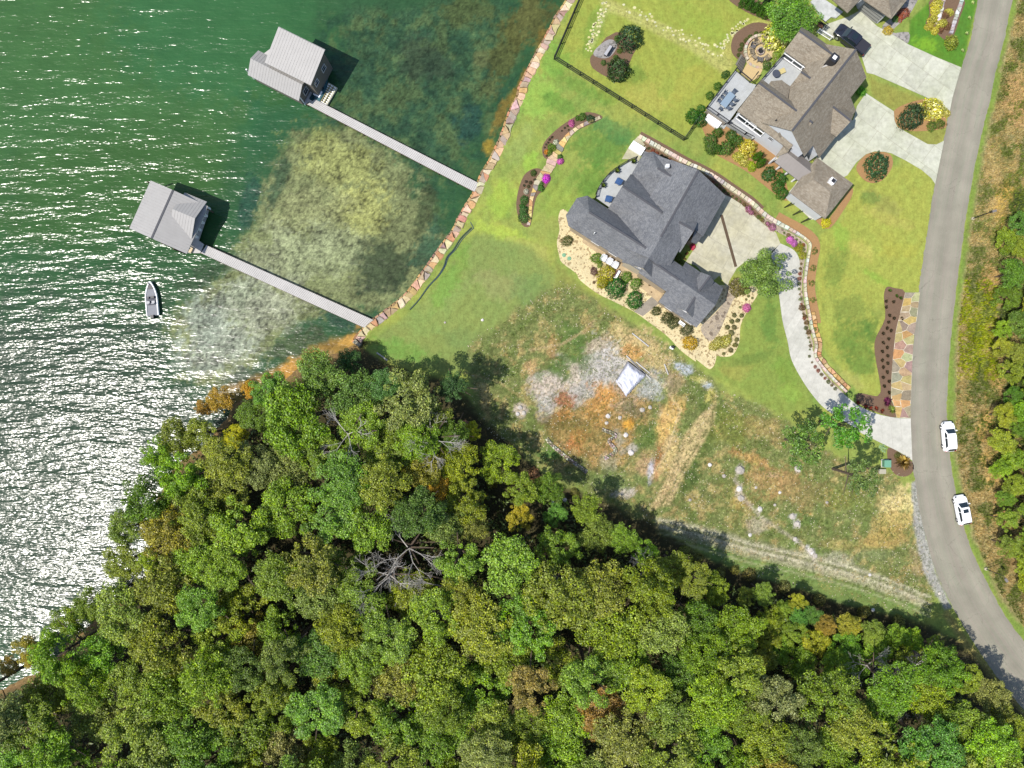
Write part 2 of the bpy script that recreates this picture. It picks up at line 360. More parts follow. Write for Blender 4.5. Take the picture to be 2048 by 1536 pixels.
def land_z(X,Y,PX,PY):
    d=polysd(PX,PY,LANDPX)*S
    n=fbm(PX,PY,40,4,3); wallz=((PY<684)&(PX>700))
    zw=np.clip(1-(.55-d)*3.2,-1.4,1); zn=np.clip(d/4.5+.15*n,-1.4,1)
    z=np.where(wallz,zw,zn)
    r=sstep(0,40,polysd(PX,PY,ROUGH)+15*n)
    f=fbm(PX,PY,30,5,21,.6); z=z+r*(.16*f+.05*fbm(PX,PY,6,2,31))
    e=sstep(6,60,polysd(PX,PY,SIDE)); z=z+e*(.35*fbm(PX,PY,45,5,41,.6)+.25)
    return z
def land_c(X,Y,PX,PY):
    p=Paint(PX,PY,(86,74,52),.8); P=p.poly; B=p.blob
    OPEN=[(1700,-9000),(1200,-600)]+WALL+[(725,695),(765,722),(830,745),(900,760),(940,800),(980,850),(1060,920),(1100,960),(1180,990),(1300,1040),(1400,1105),(1500,1145),(1700,1205),(1850,1245),(1950,1300),(2100,1480),(2600,1900),(9000,3000),(9000,-9000)]
    P(OPEN,(146,160,78),4,3,.25)
    # streaks of yellow and green in the mown lawns
    d=p.X*.0+fbm(PX*.9+PY*.45,PY*.9-PX*.45,38,3,61); s2=fbm((PX+PY)*.7,(PY-PX)*.12,20,3,63)
    p.put(sstep(.0,.5,d)*.55,(172,176,82)); p.put(sstep(.0,.5,-d)*.5,(112,146,64)); p.put(sstep(.1,.5,s2)*.3,(120,150,70))
    P([(1170,-90),(1112,118),(1366,275),(1400,235),(1480,110),(1560,20),(1430,-20)],(158,166,72),2,0,.2,.75)
    for a in [(1190,60,22,60,20,(120,150,62)),(1420,60,90,30,30,(150,168,70)),(1300,200,60,30,30,(176,172,84)),(1270,150,26,22,0,(110,138,58)),(1380,170,60,26,-40,(168,168,76)),(1215,190,30,15,30,(128,150,62))]: B(*a[:6],.65)
    # stepping-stone path strips, worn pale grass
    P([(1200,0),(1225,0),(1310,40),(1400,85),(1470,125),(1450,150),(1380,100),(1290,55),(1205,18)],(188,186,110),5,4,.9,.75)
    P([(1200,18),(1215,20),(1200,60),(1185,100),(1178,95),(1190,55)],(182,188,112),4,4,.9,.6)
    P([(1445,100),(1470,60),(1520,38),(1560,38),(1570,60),(1530,50),(1490,75),(1462,125)],(188,182,104),5,5,.8,.7)
    # strip beside the sea wall
    for a in [(1105,130,30,50,25,(128,168,70)),(1075,190,45,60,25,(150,184,80)),(1150,170,60,16,32,(108,146,62)),(1120,210,50,18,30,(100,140,58)),(1040,290,26,50,20,(150,166,90)),
              (1200,300,60,45,20,(88,132,58)),(1180,360,40,40,0,(100,140,58)),(1230,260,60,22,30,(82,128,70)),(1060,330,18,30,20,(150,186,72)),(1000,400,30,40,30,(160,186,74)),
              (1100,450,60,30,-20,(150,160,82)),(1010,470,60,20,20,(176,196,80)),(1060,500,60,18,20,(168,168,92)),(990,520,60,40,10,(132,150,78)),(1120,400,40,50,0,(140,164,72))]: B(*a[:6],.7)
    P([(735,684),(790,650),(860,590),(950,470),(1060,490),(1110,540),(1130,600),(1060,640),(990,700),(950,740),(880,745),(800,728),(760,712)],(134,150,82),8,8,.3,.85)
    for a in [(800,700,60,22,15,(110,158,66)),(870,620,40,80,40,(140,160,86)),(1000,570,60,30,10,(150,152,96)),(930,680,50,26,10,(126,146,82)),(1060,580,40,30,0,(112,140,78)),(900,560,20,70,35,(122,162,68))]: B(*a[:6],.6)
    # mown margin south of house one
    P([(1110,520),(1150,560),(1250,640),(1340,700),(1430,765),(1410,790),(1310,720),(1210,650),(1110,575)],(140,146,74),5,3,.35,.9)
    P(ROUGH,(124,132,76),10,16,.9)
    P([(1180,690),(1215,668),(1262,700),(1250,760),(1290,800),(1250,830),(1200,790),(1150,800),(1100,830),(1068,790),(1062,745),(1110,742),(1150,760),(1165,720)],(186,180,168),8,14,1,.95)
    k=fbm(PX,PY,18,5,71,.65); rr=sstep(-10,14,polysd(PX,PY,ROUGH))
    p.put(rr*sstep(.05,.35,k)*.8,(178,160,104),1); p.put(rr*sstep(.1,.4,-k)*.6,(104,124,62),.6)
    P([(1100,840),(1180,790),(1250,770),(1300,800),(1290,870),(1240,930),(1180,930),(1110,890)],(172,134,84),14,16,1,.7)
    G=(186,180,170); OR=(208,152,84); TN=(210,186,130); PK=(206,190,172); DG=(88,118,56)
    for a in [(1215,735,46,66,0,(196,190,180),1),(1165,790,55,28,-10,G,.9),(1095,795,26,45,0,G,.9),(1100,765,46,24,0,PK,.95),(1042,822,15,15,0,PK,1),(1132,725,26,16,30,PK,.95),(1150,745,12,30,0,PK,.8),
              (1135,720,22,14,0,DG,.8),(1150,690,60,30,50,DG,.75),(1120,740,26,22,40,DG,.8),(1105,690,12,30,15,(182,148,96),.7),(1060,735,18,14,0,(200,165,115),.8),
              (1195,690,40,14,-30,(196,178,150),.8),(1280,690,70,30,25,TN,.9),(1270,705,28,16,20,OR,.7),(1320,720,40,30,30,TN,.7),(1300,740,30,8,32,(150,140,100),.6),
              (1210,795,36,34,-20,OR,.95),(1190,825,30,40,0,(190,146,84),.8),(1130,800,26,18,10,(168,104,62),.85),(1125,830,22,16,0,(206,140,78),.7),(1150,880,24,34,30,(206,138,82),.85),(1110,850,30,40,20,(134,110,62),.6),
              (1140,850,60,14,-10,(108,104,54),.5),(1170,870,50,26,0,(120,118,60),.5),(1310,775,30,34,10,(186,186,180),.85),(1365,735,28,12,20,(192,198,204),.95),(1415,770,20,9,35,(192,200,206),.95),(1335,830,16,14,0,(184,190,188),.8),(1260,815,30,14,30,(120,115,88),.7),
              (1345,770,26,30,0,(170,146,116),.6),(1340,835,22,52,20,(216,178,108),.95),(1335,860,30,14,0,(222,182,112),.8),(1255,850,14,12,0,(226,166,70),.9),(1290,870,24,30,0,DG,.8),(1240,880,14,34,-10,(186,176,150),.85),(1262,900,14,12,0,(190,182,170),.8),
              (1220,925,24,20,30,(180,170,140),.6),(1300,930,30,30,30,(196,160,124),.7),(1302,940,7,32,8,(196,194,198),.95),(1320,920,12,40,15,(176,116,72),.7),(1250,985,26,10,-15,(196,186,172),.9),
              (1130,910,30,16,35,(120,120,62),.7),(1100,905,28,22,20,(86,134,58),.7),(1230,960,60,20,0,(128,146,84),.7),(1340,900,16,60,20,(212,186,128),.9),(1420,790,10,24,20,(206,196,110),.9),(1400,760,22,8,20,(206,196,116),.7),
              (1400,880,22,90,16,(92,112,52),.9),(1380,960,16,50,20,(84,104,50),.8),(1440,830,40,26,30,(104,124,62),.8),(1500,850,50,16,25,(132,132,66),.6),(1460,860,50,40,0,(128,134,62),.7),(1540,860,50,24,20,(168,146,94),.6),
              (1480,940,9,10,0,(235,228,222),1),(1545,950,16,10,0,(222,206,180),.8),(1595,940,7,7,0,(232,226,218),1),(1478,985,8,20,10,(228,214,200),1),(1510,920,60,12,20,(196,156,96),.8),(1550,960,70,36,10,(186,150,98),.75),(1480,1005,26,14,0,(210,170,104),.7),
              (1620,990,70,30,15,(150,132,84),.6),(1690,1000,70,26,0,(122,132,64),.8),(1720,960,40,18,0,(104,120,58),.7),(1600,1040,70,14,5,DG,.6),(1520,1020,8,8,0,(214,206,204),.9),(1585,1033,8,7,0,(236,228,226),1),(1594,1048,9,8,0,(238,230,220),1),(1517,1053,24,18,30,(196,182,158),.6),
              (1800,1005,42,30,-10,(222,204,138),.95),(1790,1040,50,20,-10,(204,180,110),.8),(1760,1080,60,20,-10,(186,160,92),.7),(1840,1120,18,40,-10,(170,150,110),.7),(1470,1000,40,40,0,(128,128,66),.4),
              (1622,1105,7,22,-32,(232,226,226),1),(1595,1083,10,4,30,(230,222,220),1),(1680,1120,46,16,8,(184,180,152),.7),(1740,1110,40,16,0,(140,150,100),.6),(1690,1090,60,12,4,(172,160,96),.6),(1750,1180,60,20,10,(134,146,84),.5),(1790,1215,40,9,10,(168,172,100),.6)]: B(*a,.9 if a[5]!=DG else .5)
    P([(1436,800),(1425,850),(1385,920),(1362,960),(1340,1010),(1300,1020),(1330,960),(1365,880),(1400,830)],(206,182,132),5,4,1,.85)
    P([(1310,1035),(1400,1050),(1520,1085),(1700,1128),(1850,1190),(1845,1212),(1690,1158),(1500,1112),(1400,1080),(1310,1052)],(178,172,142),6,5,.8,.75)
    P([(1400,1085),(1500,1116),(1700,1166),(1850,1216),(1850,1245),(1700,1215),(1500,1150),(1400,1112)],(112,138,72),6,5,.3,.8)
    P([(1836,960),(1850,1060),(1870,1140),(1905,1215),(1890,1222),(1845,1140),(1828,1060),(1822,965)],(172,170,162),3,4,.9,.95)
    P([(1895,1215),(1935,1275),(2060,1440),(2040,1450),(1930,1300),(1885,1230)],(176,160,92),5,4,.9,.8)
    # lawn between the lot and the curved drive, lawn east of the drive
    P([(1425,748),(1480,692),(1495,610),(1560,590),(1575,690),(1635,815),(1560,828),(1500,790)],(136,154,72),5,3,.25,.95)
    for a in [(1540,640,18,50,0,(98,134,60)),(1470,740,36,18,0,(156,156,78)),(1570,740,24,30,0,(120,150,62)),(1500,720,50,10,-15,(112,134,62)),(1590,790,26,24,30,(140,168,72))]: B(*a[:6],.7)
    P([(1640,470),(1690,440),(1690,340),(1850,330),(1870,370),(1842,585),(1772,580),(1775,640),(1752,700),(1765,795),(1720,785),(1650,700),(1632,600)],(164,170,78),4,2,.25,.9)
    for a in [(1670,550,26,60,10,(112,134,60)),(1700,620,60,40,20,(120,136,64)),(1720,700,34,60,0,(92,126,54)),(1690,680,30,50,0,(104,134,58)),(1745,660,14,50,0,(96,128,56)),(1700,760,50,16,30,(176,176,96)),(1760,620,18,18,0,(150,158,76)),(1680,470,20,30,0,(140,174,70)),(1760,560,50,8,30,(142,172,68)),
              (1780,440,60,14,20,(176,172,88)),(1760,400,50,16,30,(150,150,80)),(1790,500,50,20,0,(170,170,74)),(1730,500,30,16,30,(186,180,92)),(1740,395,26,14,0,(110,140,66)),(1660,600,10,60,4,(168,178,84))]: B(*a[:6],.65)
    P([(1880,-80),(1862,0),(1820,40),(1816,92),(1925,137),(1950,20),(1975,-80)],(92,138,46),3,0,.15)
    B(1850,90,30,18,20,(130,176,50),.7); B(1920,60,16,60,10,(84,130,50),.6)
    P([(1740,155),(1790,175),(1860,205),(1890,240),(1888,290),(1850,290),(1800,250),(1788,220),(1745,190)],(150,150,74),4,3,.3,.9)
    # verge and rough bank east of the road
    P([(2030,-900),(2025,0),(1992,143),(1968,248),(1937,405),(1912,588),(1895,783),(1900,907),(1919,1015),(1950,1115),(2011,1232),(2100,1345),(2500,1740),(3600,1740),(3600,-900)],(128,150,66),3,2,.5)
    P(SIDE,(158,146,98),7,9,1)
    k2=fbm(PX*1.2+PY*.3,PY*.9,22,5,81,.6); s3=sstep(-4,14,polysd(PX,PY,SIDE))
    p.put(s3*sstep(.0,.35,k2)*.8,(192,170,114)); p.put(s3*sstep(.0,.35,-k2)*.85,(106,112,62))
    for a in [(1965,680,26,60,10,(176,186,40),.8),(1950,640,30,50,0,(140,150,60),.7),(1990,750,20,30,0,(206,166,102),.7),(1985,560,20,40,0,(196,152,92),.7),(2010,420,30,60,10,(212,176,84),.8),(1975,460,20,40,0,(120,130,66),.6),(1975,860,24,60,0,(216,176,104),.8),(1985,930,20,50,0,(222,186,110),.8),(1930,800,12,60,0,(130,130,66),.6),(2000,1000,24,60,0,(214,170,106),.7),(2020,1090,26,40,0,(160,120,84),.8),(2030,200,24,60,0,(200,160,110),.7),(2000,300,18,60,-10,(110,116,60),.7)]: B(*a)
    P([(2020,380),(2005,460),(2005,560),(1992,640),(2010,760),(1992,820),(2000,900),(2010,1000),(2040,1100),(2100,1180),(3600,1200),(3600,300)],(60,72,38),8,12,.8)
    def line(L_,wd,col,st):
        D=np.full(PX.shape,1e9)
        for (x0,y0),(x1,y1) in zip(L_[:-1],L_[1:]):
            dx,dy=x1-x0,y1-y0; t=np.clip(((PX-x0)*dx+(PY-y0)*dy)/(dx*dx+dy*dy),0,1); D=np.minimum(D,np.hypot(PX-x0-t*dx,PY-y0-t*dy))
        p.put(sstep(wd,wd*.3,D+3*p.n2)*st,col)
    TR=[(1320,1040),(1400,1058),(1500,1088),(1600,1110),(1700,1135),(1790,1165),(1860,1195)]
    for k_,c_,s_ in ((0,(206,200,170),.7),(13,(206,200,170),.7),(6,(120,128,78),.6),(26,(180,180,140),.5),(38,(184,182,140),.5)): line([(x,y+k_) for x,y in TR],3.4,c_,s_)
    line([(1225,705),(1290,735),(1330,775),(1360,820),(1335,900),(1300,960)],4,(214,190,144),.6); line([(1100,870),(1140,905),(1180,935),(1215,950)],3,(96,84,62),.6); line([(1060,700),(1120,690),(1165,665),(1190,640)],4,(196,170,128),.6)
    line([(1245,665),(1300,672),(1345,700),(1372,742)],2.5,(110,116,66),.7); line([(1390,760),(1432,800),(1420,850),(1385,905),(1350,965),(1322,1010)],3,(110,112,62),.7); line([(1480,930),(1470,960),(1490,1000),(1530,1040),(1600,1085),(1632,1125)],5,(210,196,176),.5)
    line([(930,745),(1000,765),(1050,800)],3,(186,160,110),.5)
    f=1+np.clip(polysd(PX,PY,ROUGH)/20,0,1)*(.32*p.n2+.3*p.n4); p.C[...,:3]*=np.clip(f,.45,1.6)[...,None]
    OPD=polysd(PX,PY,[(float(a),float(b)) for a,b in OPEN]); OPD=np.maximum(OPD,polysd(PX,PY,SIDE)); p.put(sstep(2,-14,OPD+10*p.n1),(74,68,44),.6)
    # beach fringe by the trees and lake bed
    zz=polysd(PX,PY,LANDPX); m=sstep(26,4,zz+8*p.n1)*((PY>684)|(PX<700)); p.put(m*.85,(150,122,80),.8)
    return p.C
def mat_ground():
    m,nt,b=newmat('ground'); p=geopos(nt); at=N(nt,'ShaderNodeAttribute'); at.attribute_name='Col'
    n1=noise(nt,p,2.4,6,.72); n2=noise(nt,p,11,3,.75); n3=noise(nt,p,.6,4,.6)
    mp=N(nt,'ShaderNodeMapping'); mp.inputs['Rotation'].default_value=(0,0,R(38)); mp.inputs['Scale'].default_value=(1,.16,1); nt.links.new(p,mp.inputs[0])
    n4=noise(nt,mp.outputs[0],3.2,4,.7)
    sp=at.outputs['Alpha']
    v=mathn(nt,'ADD',remap(nt,n1.outputs[0],.3,.7,-.2,.2),remap(nt,n2.outputs[0],.3,.7,-.17,.17))
    v=mathn(nt,'MULTIPLY',v,mathn(nt,'ADD',mathn(nt,'MULTIPLY',sp,1.35),.85))
    v=mathn(nt,'ADD',mathn(nt,'ADD',v,remap(nt,n4.outputs[0],.3,.7,-.08,.08)),1.0)
    for an,pr in ((38,1.55),(-24,1.7)):
        mw=N(nt,'ShaderNodeMapping'); mw.inputs['Rotation'].default_value=(0,0,R(an)); nt.links.new(p,mw.inputs[0]); sm=N(nt,'ShaderNodeSeparateXYZ'); nt.links.new(mw.outputs[0],sm.inputs[0])
        wv=mathn(nt,'SINE',mathn(nt,'ADD',mathn(nt,'MULTIPLY',sm.outputs[0],6.283/pr),mathn(nt,'MULTIPLY',n3.outputs[0],2.2)))
        mk=mathn(nt,'MULTIPLY',remap(nt,sp,.2,.45,1,0),remap(nt,noise(nt,mw.outputs[0],.09,2).outputs[0],.46,.58,0,.075)); v=mathn(nt,'ADD',v,mathn(nt,'MULTIPLY',wv,mk))
    hs=N(nt,'ShaderNodeHueSaturation'); nt.links.new(at.outputs['Color'],hs.inputs['Color']); nt.links.new(v,hs.inputs['Value'])
    nt.links.new(remap(nt,n3.outputs[0],.3,.7,.49,.51),hs.inputs['Hue'])
    # pale stones and straw flecks where the ground is rough
    vo=N(nt,'ShaderNodeTexVoronoi'); vo.inputs['Scale'].default_value=3.4; nt.links.new(p,vo.inputs['Vector']); vc=N(nt,'ShaderNodeSeparateColor'); nt.links.new(vo.outputs['Color'],vc.inputs[0])
    fl=mathn(nt,'MULTIPLY',mathn(nt,'MULTIPLY',mathn(nt,'GREATER_THAN',vc.outputs[0],.74),mathn(nt,'LESS_THAN',vo.outputs['Distance'],.32)),mathn(nt,'MULTIPLY',remap(nt,sp,.45,1,0,.8),remap(nt,n1.outputs[0],.47,.6,.0,1)))
    c=mixc(nt,fl,hs.outputs[0],alb(228,214,168))
    vo2=N(nt,'ShaderNodeTexVoronoi'); vo2.inputs['Scale'].default_value=4.6; nt.links.new(p,vo2.inputs['Vector']); vd=N(nt,'ShaderNodeSeparateColor'); nt.links.new(vo2.outputs['Color'],vd.inputs[0])
    dk=mathn(nt,'MULTIPLY',mathn(nt,'GREATER_THAN',vd.outputs[1],.72),remap(nt,sp,.45,1,0,.5)); c=mixc(nt,dk,c,alb(82,92,48))
    nt.links.new(c,b.inputs['Base Color']); b.inputs['Roughness'].default_value=.95; b.inputs['Specular IOR Level'].default_value=.15
    h=mathn(nt,'ADD',n2.outputs[0],mathn(nt,'MULTIPLY',n1.outputs[0],1.5)); bp=bump(nt,b,h,.6,.05); nt.links.new(mathn(nt,'ADD',mathn(nt,'MULTIPLY',sp,.5),.2),bp.inputs['Strength'])
    return m
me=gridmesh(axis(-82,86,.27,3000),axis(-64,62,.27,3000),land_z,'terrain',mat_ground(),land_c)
tag(link('terrain',me),'mown lawns, a stony vacant lot and forest floor above the lake',None,None,'structure')
# ------------------------------------------------------------------ lake
def water_c(X,Y,PX,PY):
    k=1/(109/110.); PX=(PX-1024)/k+1024; PY=768-(768-PY)/k
    p=Paint(PX,PY,(52,92,52),.0); B=p.blob; P=p.poly
    B(200,150,560,330,0,(68,108,58),.9,0,.2,.0); B(450,60,260,160,0,(54,106,64),.6,0,.3,0); B(580,330,150,200,20,(42,94,62),.7,0,.3,0); B(200,380,330,130,-10,(62,98,48),.8,0,.3,0)
    B(120,950,500,420,0,(58,74,58),.9,0,.2,0)
    P([(640,-90),(1140,-90),(1130,30),(1060,160),(1010,260),(960,380),(900,470),(820,580),(740,650),(660,700),(560,730),(430,790),(340,760),(360,560),(480,480),(480,360),(560,270),(640,200)],(54,90,56),70,24,.2)
    P([(700,30),(900,0),(1000,20),(1020,120),(960,220),(900,330),(840,360),(740,300),(640,250),(640,200),(700,170)],(60,88,58),24,30,.6)
    kk=fbm(PX,PY,24,5,91,.65); s=sstep(-20,20,polysd(PX,PY,[(640,30),(1060,0),(1040,150),(960,330),(900,440),(820,560),(760,640),(640,620),(480,480),(600,250)]))
    p.put(s*sstep(.0,.3,kk)*.4,(98,112,66),.7); p.put(s*sstep(.05,.35,-kk)*.6,(40,70,52),.4)
    for a in [(940,20,60,30,0,(80,92,52)),(1060,40,50,70,30,(94,92,48)),(1085,90,20,40,25,(112,98,46)),(1010,110,30,60,20,(84,88,46)),(980,180,22,26,0,(86,96,56)),(1000,230,13,55,25,(126,106,48)),(976,292,16,22,10,(158,134,50)),(1034,180,9,45,25,(128,108,46)),(940,250,30,40,0,(40,70,60)),(850,120,60,50,0,(56,72,52)),(960,120,16,20,0,(96,104,64))]: B(*a[:6],.8,.6)
    WEED=[(640,262),(700,262),(770,310),(806,345),(845,400),(866,470),(850,540),(800,590),(740,620),(660,612),(600,640),(548,690),(500,735),(440,770),(375,745),(345,690),(352,640),(400,590),(470,540),(500,470),(520,400),(548,330),(590,285)]
    P(WEED,(124,130,86),20,42,.85,.88,2.2)
    for a in [(680,330,110,60,20,(152,156,92)),(720,420,70,60,0,(156,158,92)),(620,430,90,80,0,(134,138,94)),(560,520,110,70,-20,(142,148,112)),(470,610,120,60,-20,(144,152,128)),(440,690,90,70,-20,(152,160,142)),(540,620,90,50,-20,(150,154,126)),(400,650,40,60,0,(140,150,130)),(640,500,100,60,0,(140,148,108))]: B(*a[:6],.75,.95)  # weed tones; the pale grey lower-left ones also have sun glint painted in
    for a in [(770,540,60,60,30,(58,72,48)),(850,420,22,70,10,(70,82,52)),(560,360,18,60,20,(60,84,58)),(500,400,20,60,10,(46,80,62)),(860,500,30,60,20,(64,92,66)),(690,640,60,26,20,(48,76,58)),(600,690,70,26,-20,(72,86,54)),(395,560,70,24,-30,(60,84,54)),(480,760,60,20,-10,(74,88,66))]: B(*a[:6],.85,.6)
    sh=polysd(PX,PY,LANDPX); nat=((PY>684)|(PX<700))
    sh2=-sh+12*p.n1
    p.put(sstep(46,8,sh2)*nat*sstep(-600,1200-1,PX*0+PX)*.0,(150,112,56),.4)
    P([(724,668),(700,700),(640,722),(590,750),(560,780),(470,808),(420,800),(470,765),(540,745),(600,710),(660,680)],(160,124,58),8,9,.5,.85)
    for a in [(580,742,34,20,-15,(196,146,66)),(700,680,22,12,-30,(206,160,78)),(840,590,16,6,-40,(190,134,54)),(870,570,12,6,-40,(160,128,60)),(720,650,18,8,-40,(150,120,60)),(470,790,40,12,-10,(120,110,58))]: B(*a[:6],.85,.4)
    # ragged speckle of the weed tops
    w_=p.C[...,3]; q=fbm(PX,PY,4.2,3,131,.7)
    q2=fbm(PX,PY,26,4,151,.7); f=1+(q*1.25+q2*.7)*w_; p.C[...,:3]*=np.clip(f,.25,1.9)[...,None]
    return p.C
def mat_water():
    m,nt,b=newmat('lake_water'); p=geopos(nt); at=N(nt,'ShaderNodeAttribute'); at.attribute_name='Col'
    n3=noise(nt,p,4.5,4,.7); v=mathn(nt,'MULTIPLY',remap(nt,n3.outputs[0],.3,.7,-.45,.45),at.outputs['Alpha'])
    nb=noise(nt,p,.25,4,.6); v=mathn(nt,'ADD',mathn(nt,'ADD',v,remap(nt,nb.outputs[0],.3,.7,-.1,.1)),1)
    hs=N(nt,'ShaderNodeHueSaturation'); nt.links.new(at.outputs['Color'],hs.inputs['Color']); nt.links.new(v,hs.inputs['Value'])
    nt.links.new(hs.outputs[0],b.inputs['Base Color']); b.inputs['Roughness'].default_value=WR; b.inputs['IOR'].default_value=1.33; b.inputs['Specular IOR Level'].default_value=.36
    def layer(ang,sx,sy,sc,det,ro):
        # distort the domain gently so crests bend
        mp=N(nt,'ShaderNodeMapping'); mp.inputs['Rotation'].default_value=(0,0,R(ang)); mp.inputs['Scale'].default_value=(sx,sy,1); nt.links.new(p,mp.inputs[0])
        return noise(nt,mp.outputs[0],sc,det,ro).outputs[0]
    a0=layer(-8,.12,.5,1,1,.5); a1=layer(-17,.45,1.65,1,2,.55); a2=layer(-22,1.0,2.3,1,1,.5); a3=layer(-5,2.8,4.8,1,1,.5)
    h=mathn(nt,'ADD',mathn(nt,'ADD',mathn(nt,'MULTIPLY',a1,WA[0]),mathn(nt,'MULTIPLY',a2,WA[1])),mathn(nt,'ADD',mathn(nt,'MULTIPLY',a3,WA[2]),mathn(nt,'MULTIPLY',a0,WA[3])))
    bp=N(nt,'ShaderNodeBump'); bp.inputs['Distance'].default_value=1; nt.links.new(h,bp.inputs['Height'])
    nt.links.new(mathn(nt,'SUBTRACT',1,mathn(nt,'MULTIPLY',at.outputs['Alpha'],.6)),bp.inputs['Strength'])
    nt.links.new(bp.outputs[0],b.inputs['Normal']); return m
WR=.2; WA=(.145,.05,.02,.3)
me=gridmesh(axis(-84,12,.24,3000),axis(-52,62,.24,3000),lambda X,Y,a,b:X*0,'lake',mat_water(),water_c)
tag(link('lake',me),'green lake with sun glitter and pale weed beds near the shore',None,None,'structure')
# ------------------------------------------------------------------ road
def strip(name,Lp,Rp,z,mat,n=5,zb=-.06,parent=None,color=None):
    a=[W(p,z) for p in catmull(Lp,n)]; b=[W(p,z) for p in catmull(Rp,n)]; m=min(len(a),len(b)); a=[v+(v-w_).normalized()*random.uniform(-.09,.07) for v,w_ in zip(a,b)]; b=[w_+(w_-v).normalized()*random.uniform(-.09,.07) for v,w_ in zip(a,b)]; V=[];F=[];uv=[]; s=0
    for i in range(m):
        if i: s+=(a[i]-a[i-1]).length
        c=5
        for j in range(c): q=a[i].lerp(b[i],j/(c-1)); V.append((q.x,q.y,z)); uv.append(((j/(c-1))*5.6,s,0))
    for i in range(m-1):
        for j in range(4): k=i*5+j; F.append((k,k+5,k+6,k+1))
    n0=len(V)
    for i in range(m):
        for q in (a[i],b[i]): V.append((q.x,q.y,z+zb)); uv.append((0,0,0))
    for i in range(m-1):
        F.append((i*5,n0+2*i,n0+2*i+2,i*5+5)); F.append((i*5+4,i*5+9,n0+2*i+3,n0+2*i+1))
    me=bpy.data.meshes.new(name); me.from_pydata(V,[],F); me.materials.append(mat)
    at=me.attributes.new('uvw','FLOAT_VECTOR','POINT'); at.data.foreach_set('vector',np.array(uv,np.float32).ravel())
    me.update(); return link(name,me,parent,color)
tag(strip('road',RL,RR,1.03,M_asph,14),'grey asphalt lane curving down the right side',None,None,'structure')
def sheet(name,P,z,mat,label,thick=.05,kind='structure',smooth=3,parent=None):
    q=catmull(P,smooth,True) if smooth else [Vector(p) for p in P]
    mb=MB().prism([W2(p) for p in q],z-thick,z); o=mb.build(name,mat,parent); 
    if label: tag(o,label,None,None,kind)
    return o
# ------------------------------------------------------------------ trees and shrubs
def cards(P,Nn,size,asp,seed,jit=.5):
    g=np.random.default_rng(seed); n=len(P)
    q=Nn+g.normal(0,jit,(n,3)); q/=np.linalg.norm(q,axis=1)[:,None]+1e-9
    t=np.cross(q,g.normal(0,1,(n,3))); t/=np.linalg.norm(t,axis=1)[:,None]+1e-9; u=np.cross(q,t)
    s=(size*g.uniform(.55,1.35,n))[:,None]; a=t*s; b=u*s*asp
    mid=q*s*.18
    V=np.stack([P-a,P-b*.8+mid,P+a,P+b*.8+mid],1).reshape(-1,3)
    F=np.arange(4*n).reshape(n,4); return V,F
def crown_pts(seed,nl,n,rmin=.2,rmax=.42,flat=.75,core=.75):
    """points over a cauliflower of lobes; unit radius, centre at origin"""
    g=np.random.default_rng(seed); L=[]
    for i in range(nl):
        a=g.uniform(0,2*math.pi); zz=g.uniform(-.35,1); rr=math.sqrt(max(0,1-zz*zz))
        k=g.uniform(.35,.85)*core/.75; L.append((rr*math.cos(a)*k,rr*math.sin(a)*k,zz*k*flat,g.uniform(rmin,rmax)))
    L=np.array(L); w_=L[:,3]**2; idx=g.choice(nl,n,p=w_/w_.sum())
    d=g.normal(0,1,(n,3)); d[:,2]=np.abs(d[:,2])*1.0-.25; d/=np.linalg.norm(d,axis=1)[:,None]
    rad=L[idx,3]*(g.uniform(.55,1.06,n)); P=L[idx,:3]+d*rad[:,None]*np.array([1,1,.8])
    nr=d+np.array([0,0,.5])
    return P,nr
TREE=[]; 
for i in range(9):
    P,nr=crown_pts(100+i,[70,90,64,80,96,60,76,88,56][i],11000,.08,.27,[.8,.7,.95,.75,.65,.85,.8,.7,1.0][i],.85)
    V,F=cards(P,nr,.0325,.75,200+i,.8); TREE.append(npmesh('crown_foliage',V,F,M_leaf))
OPEN_T=[]
for i in range(3):   # loose, see-through crowns
    P,nr=crown_pts(300+i,44,3000,.08,.2,.8); V,F=cards(P,nr,.045,.6,310+i,.8); OPEN_T.append(npmesh('crown_foliage',V,F,M_leaf))
BUSH=[]
for i in range(4):
    g=np.random.default_rng(400+i); d=g.normal(0,1,(1500,3)); d[:,2]=np.abs(d[:,2]); d/=np.linalg.norm(d,axis=1)[:,None]
    lump=1+.16*np.sin(d[:,0]*6+i)*np.cos(d[:,1]*5-i)+.1*np.sin(d[:,2]*9+i*2)+.08*np.sin(d[:,0]*13-d[:,1]*11)
    P=d*(g.uniform(.8,1.04,1500)*lump)[:,None]; V,F=cards(P,d,.075,.7,410+i,.65); BUSH.append(npmesh('shrub_foliage',V,F,M_leaf))
SPIKE=[]             # grassy clump with arching blades
for i in range(2):
    g=np.random.default_rng(430+i); V=[];n=90
    for k in range(n):
        a=g.uniform(0,2*math.pi); L=g.uniform(.6,1.05); h=g.uniform(.35,.8); wv=.045
        c,s_=math.cos(a),math.sin(a); 
        V+=[(-s_*wv,c*wv,0),(s_*wv,-c*wv,0),(c*L*.55+s_*wv,s_*L*.55-c*wv,h),(c*L,s_*L,h*.6)]
    SPIKE.append(npmesh('grass_blades',np.array(V),np.arange(4*n).reshape(n,4),M_leaf))
BLOS=[]
for i in range(2):
    g=np.random.default_rng(440+i); d=g.normal(0,1,(150,3)); d[:,2]=np.abs(d[:,2]); d/=np.linalg.norm(d,axis=1)[:,None]
    V,F=cards(d*1.03,d,.1,.9,450+i,.25); BLOS.append(npmesh('blossoms',V,F,M_leaf))
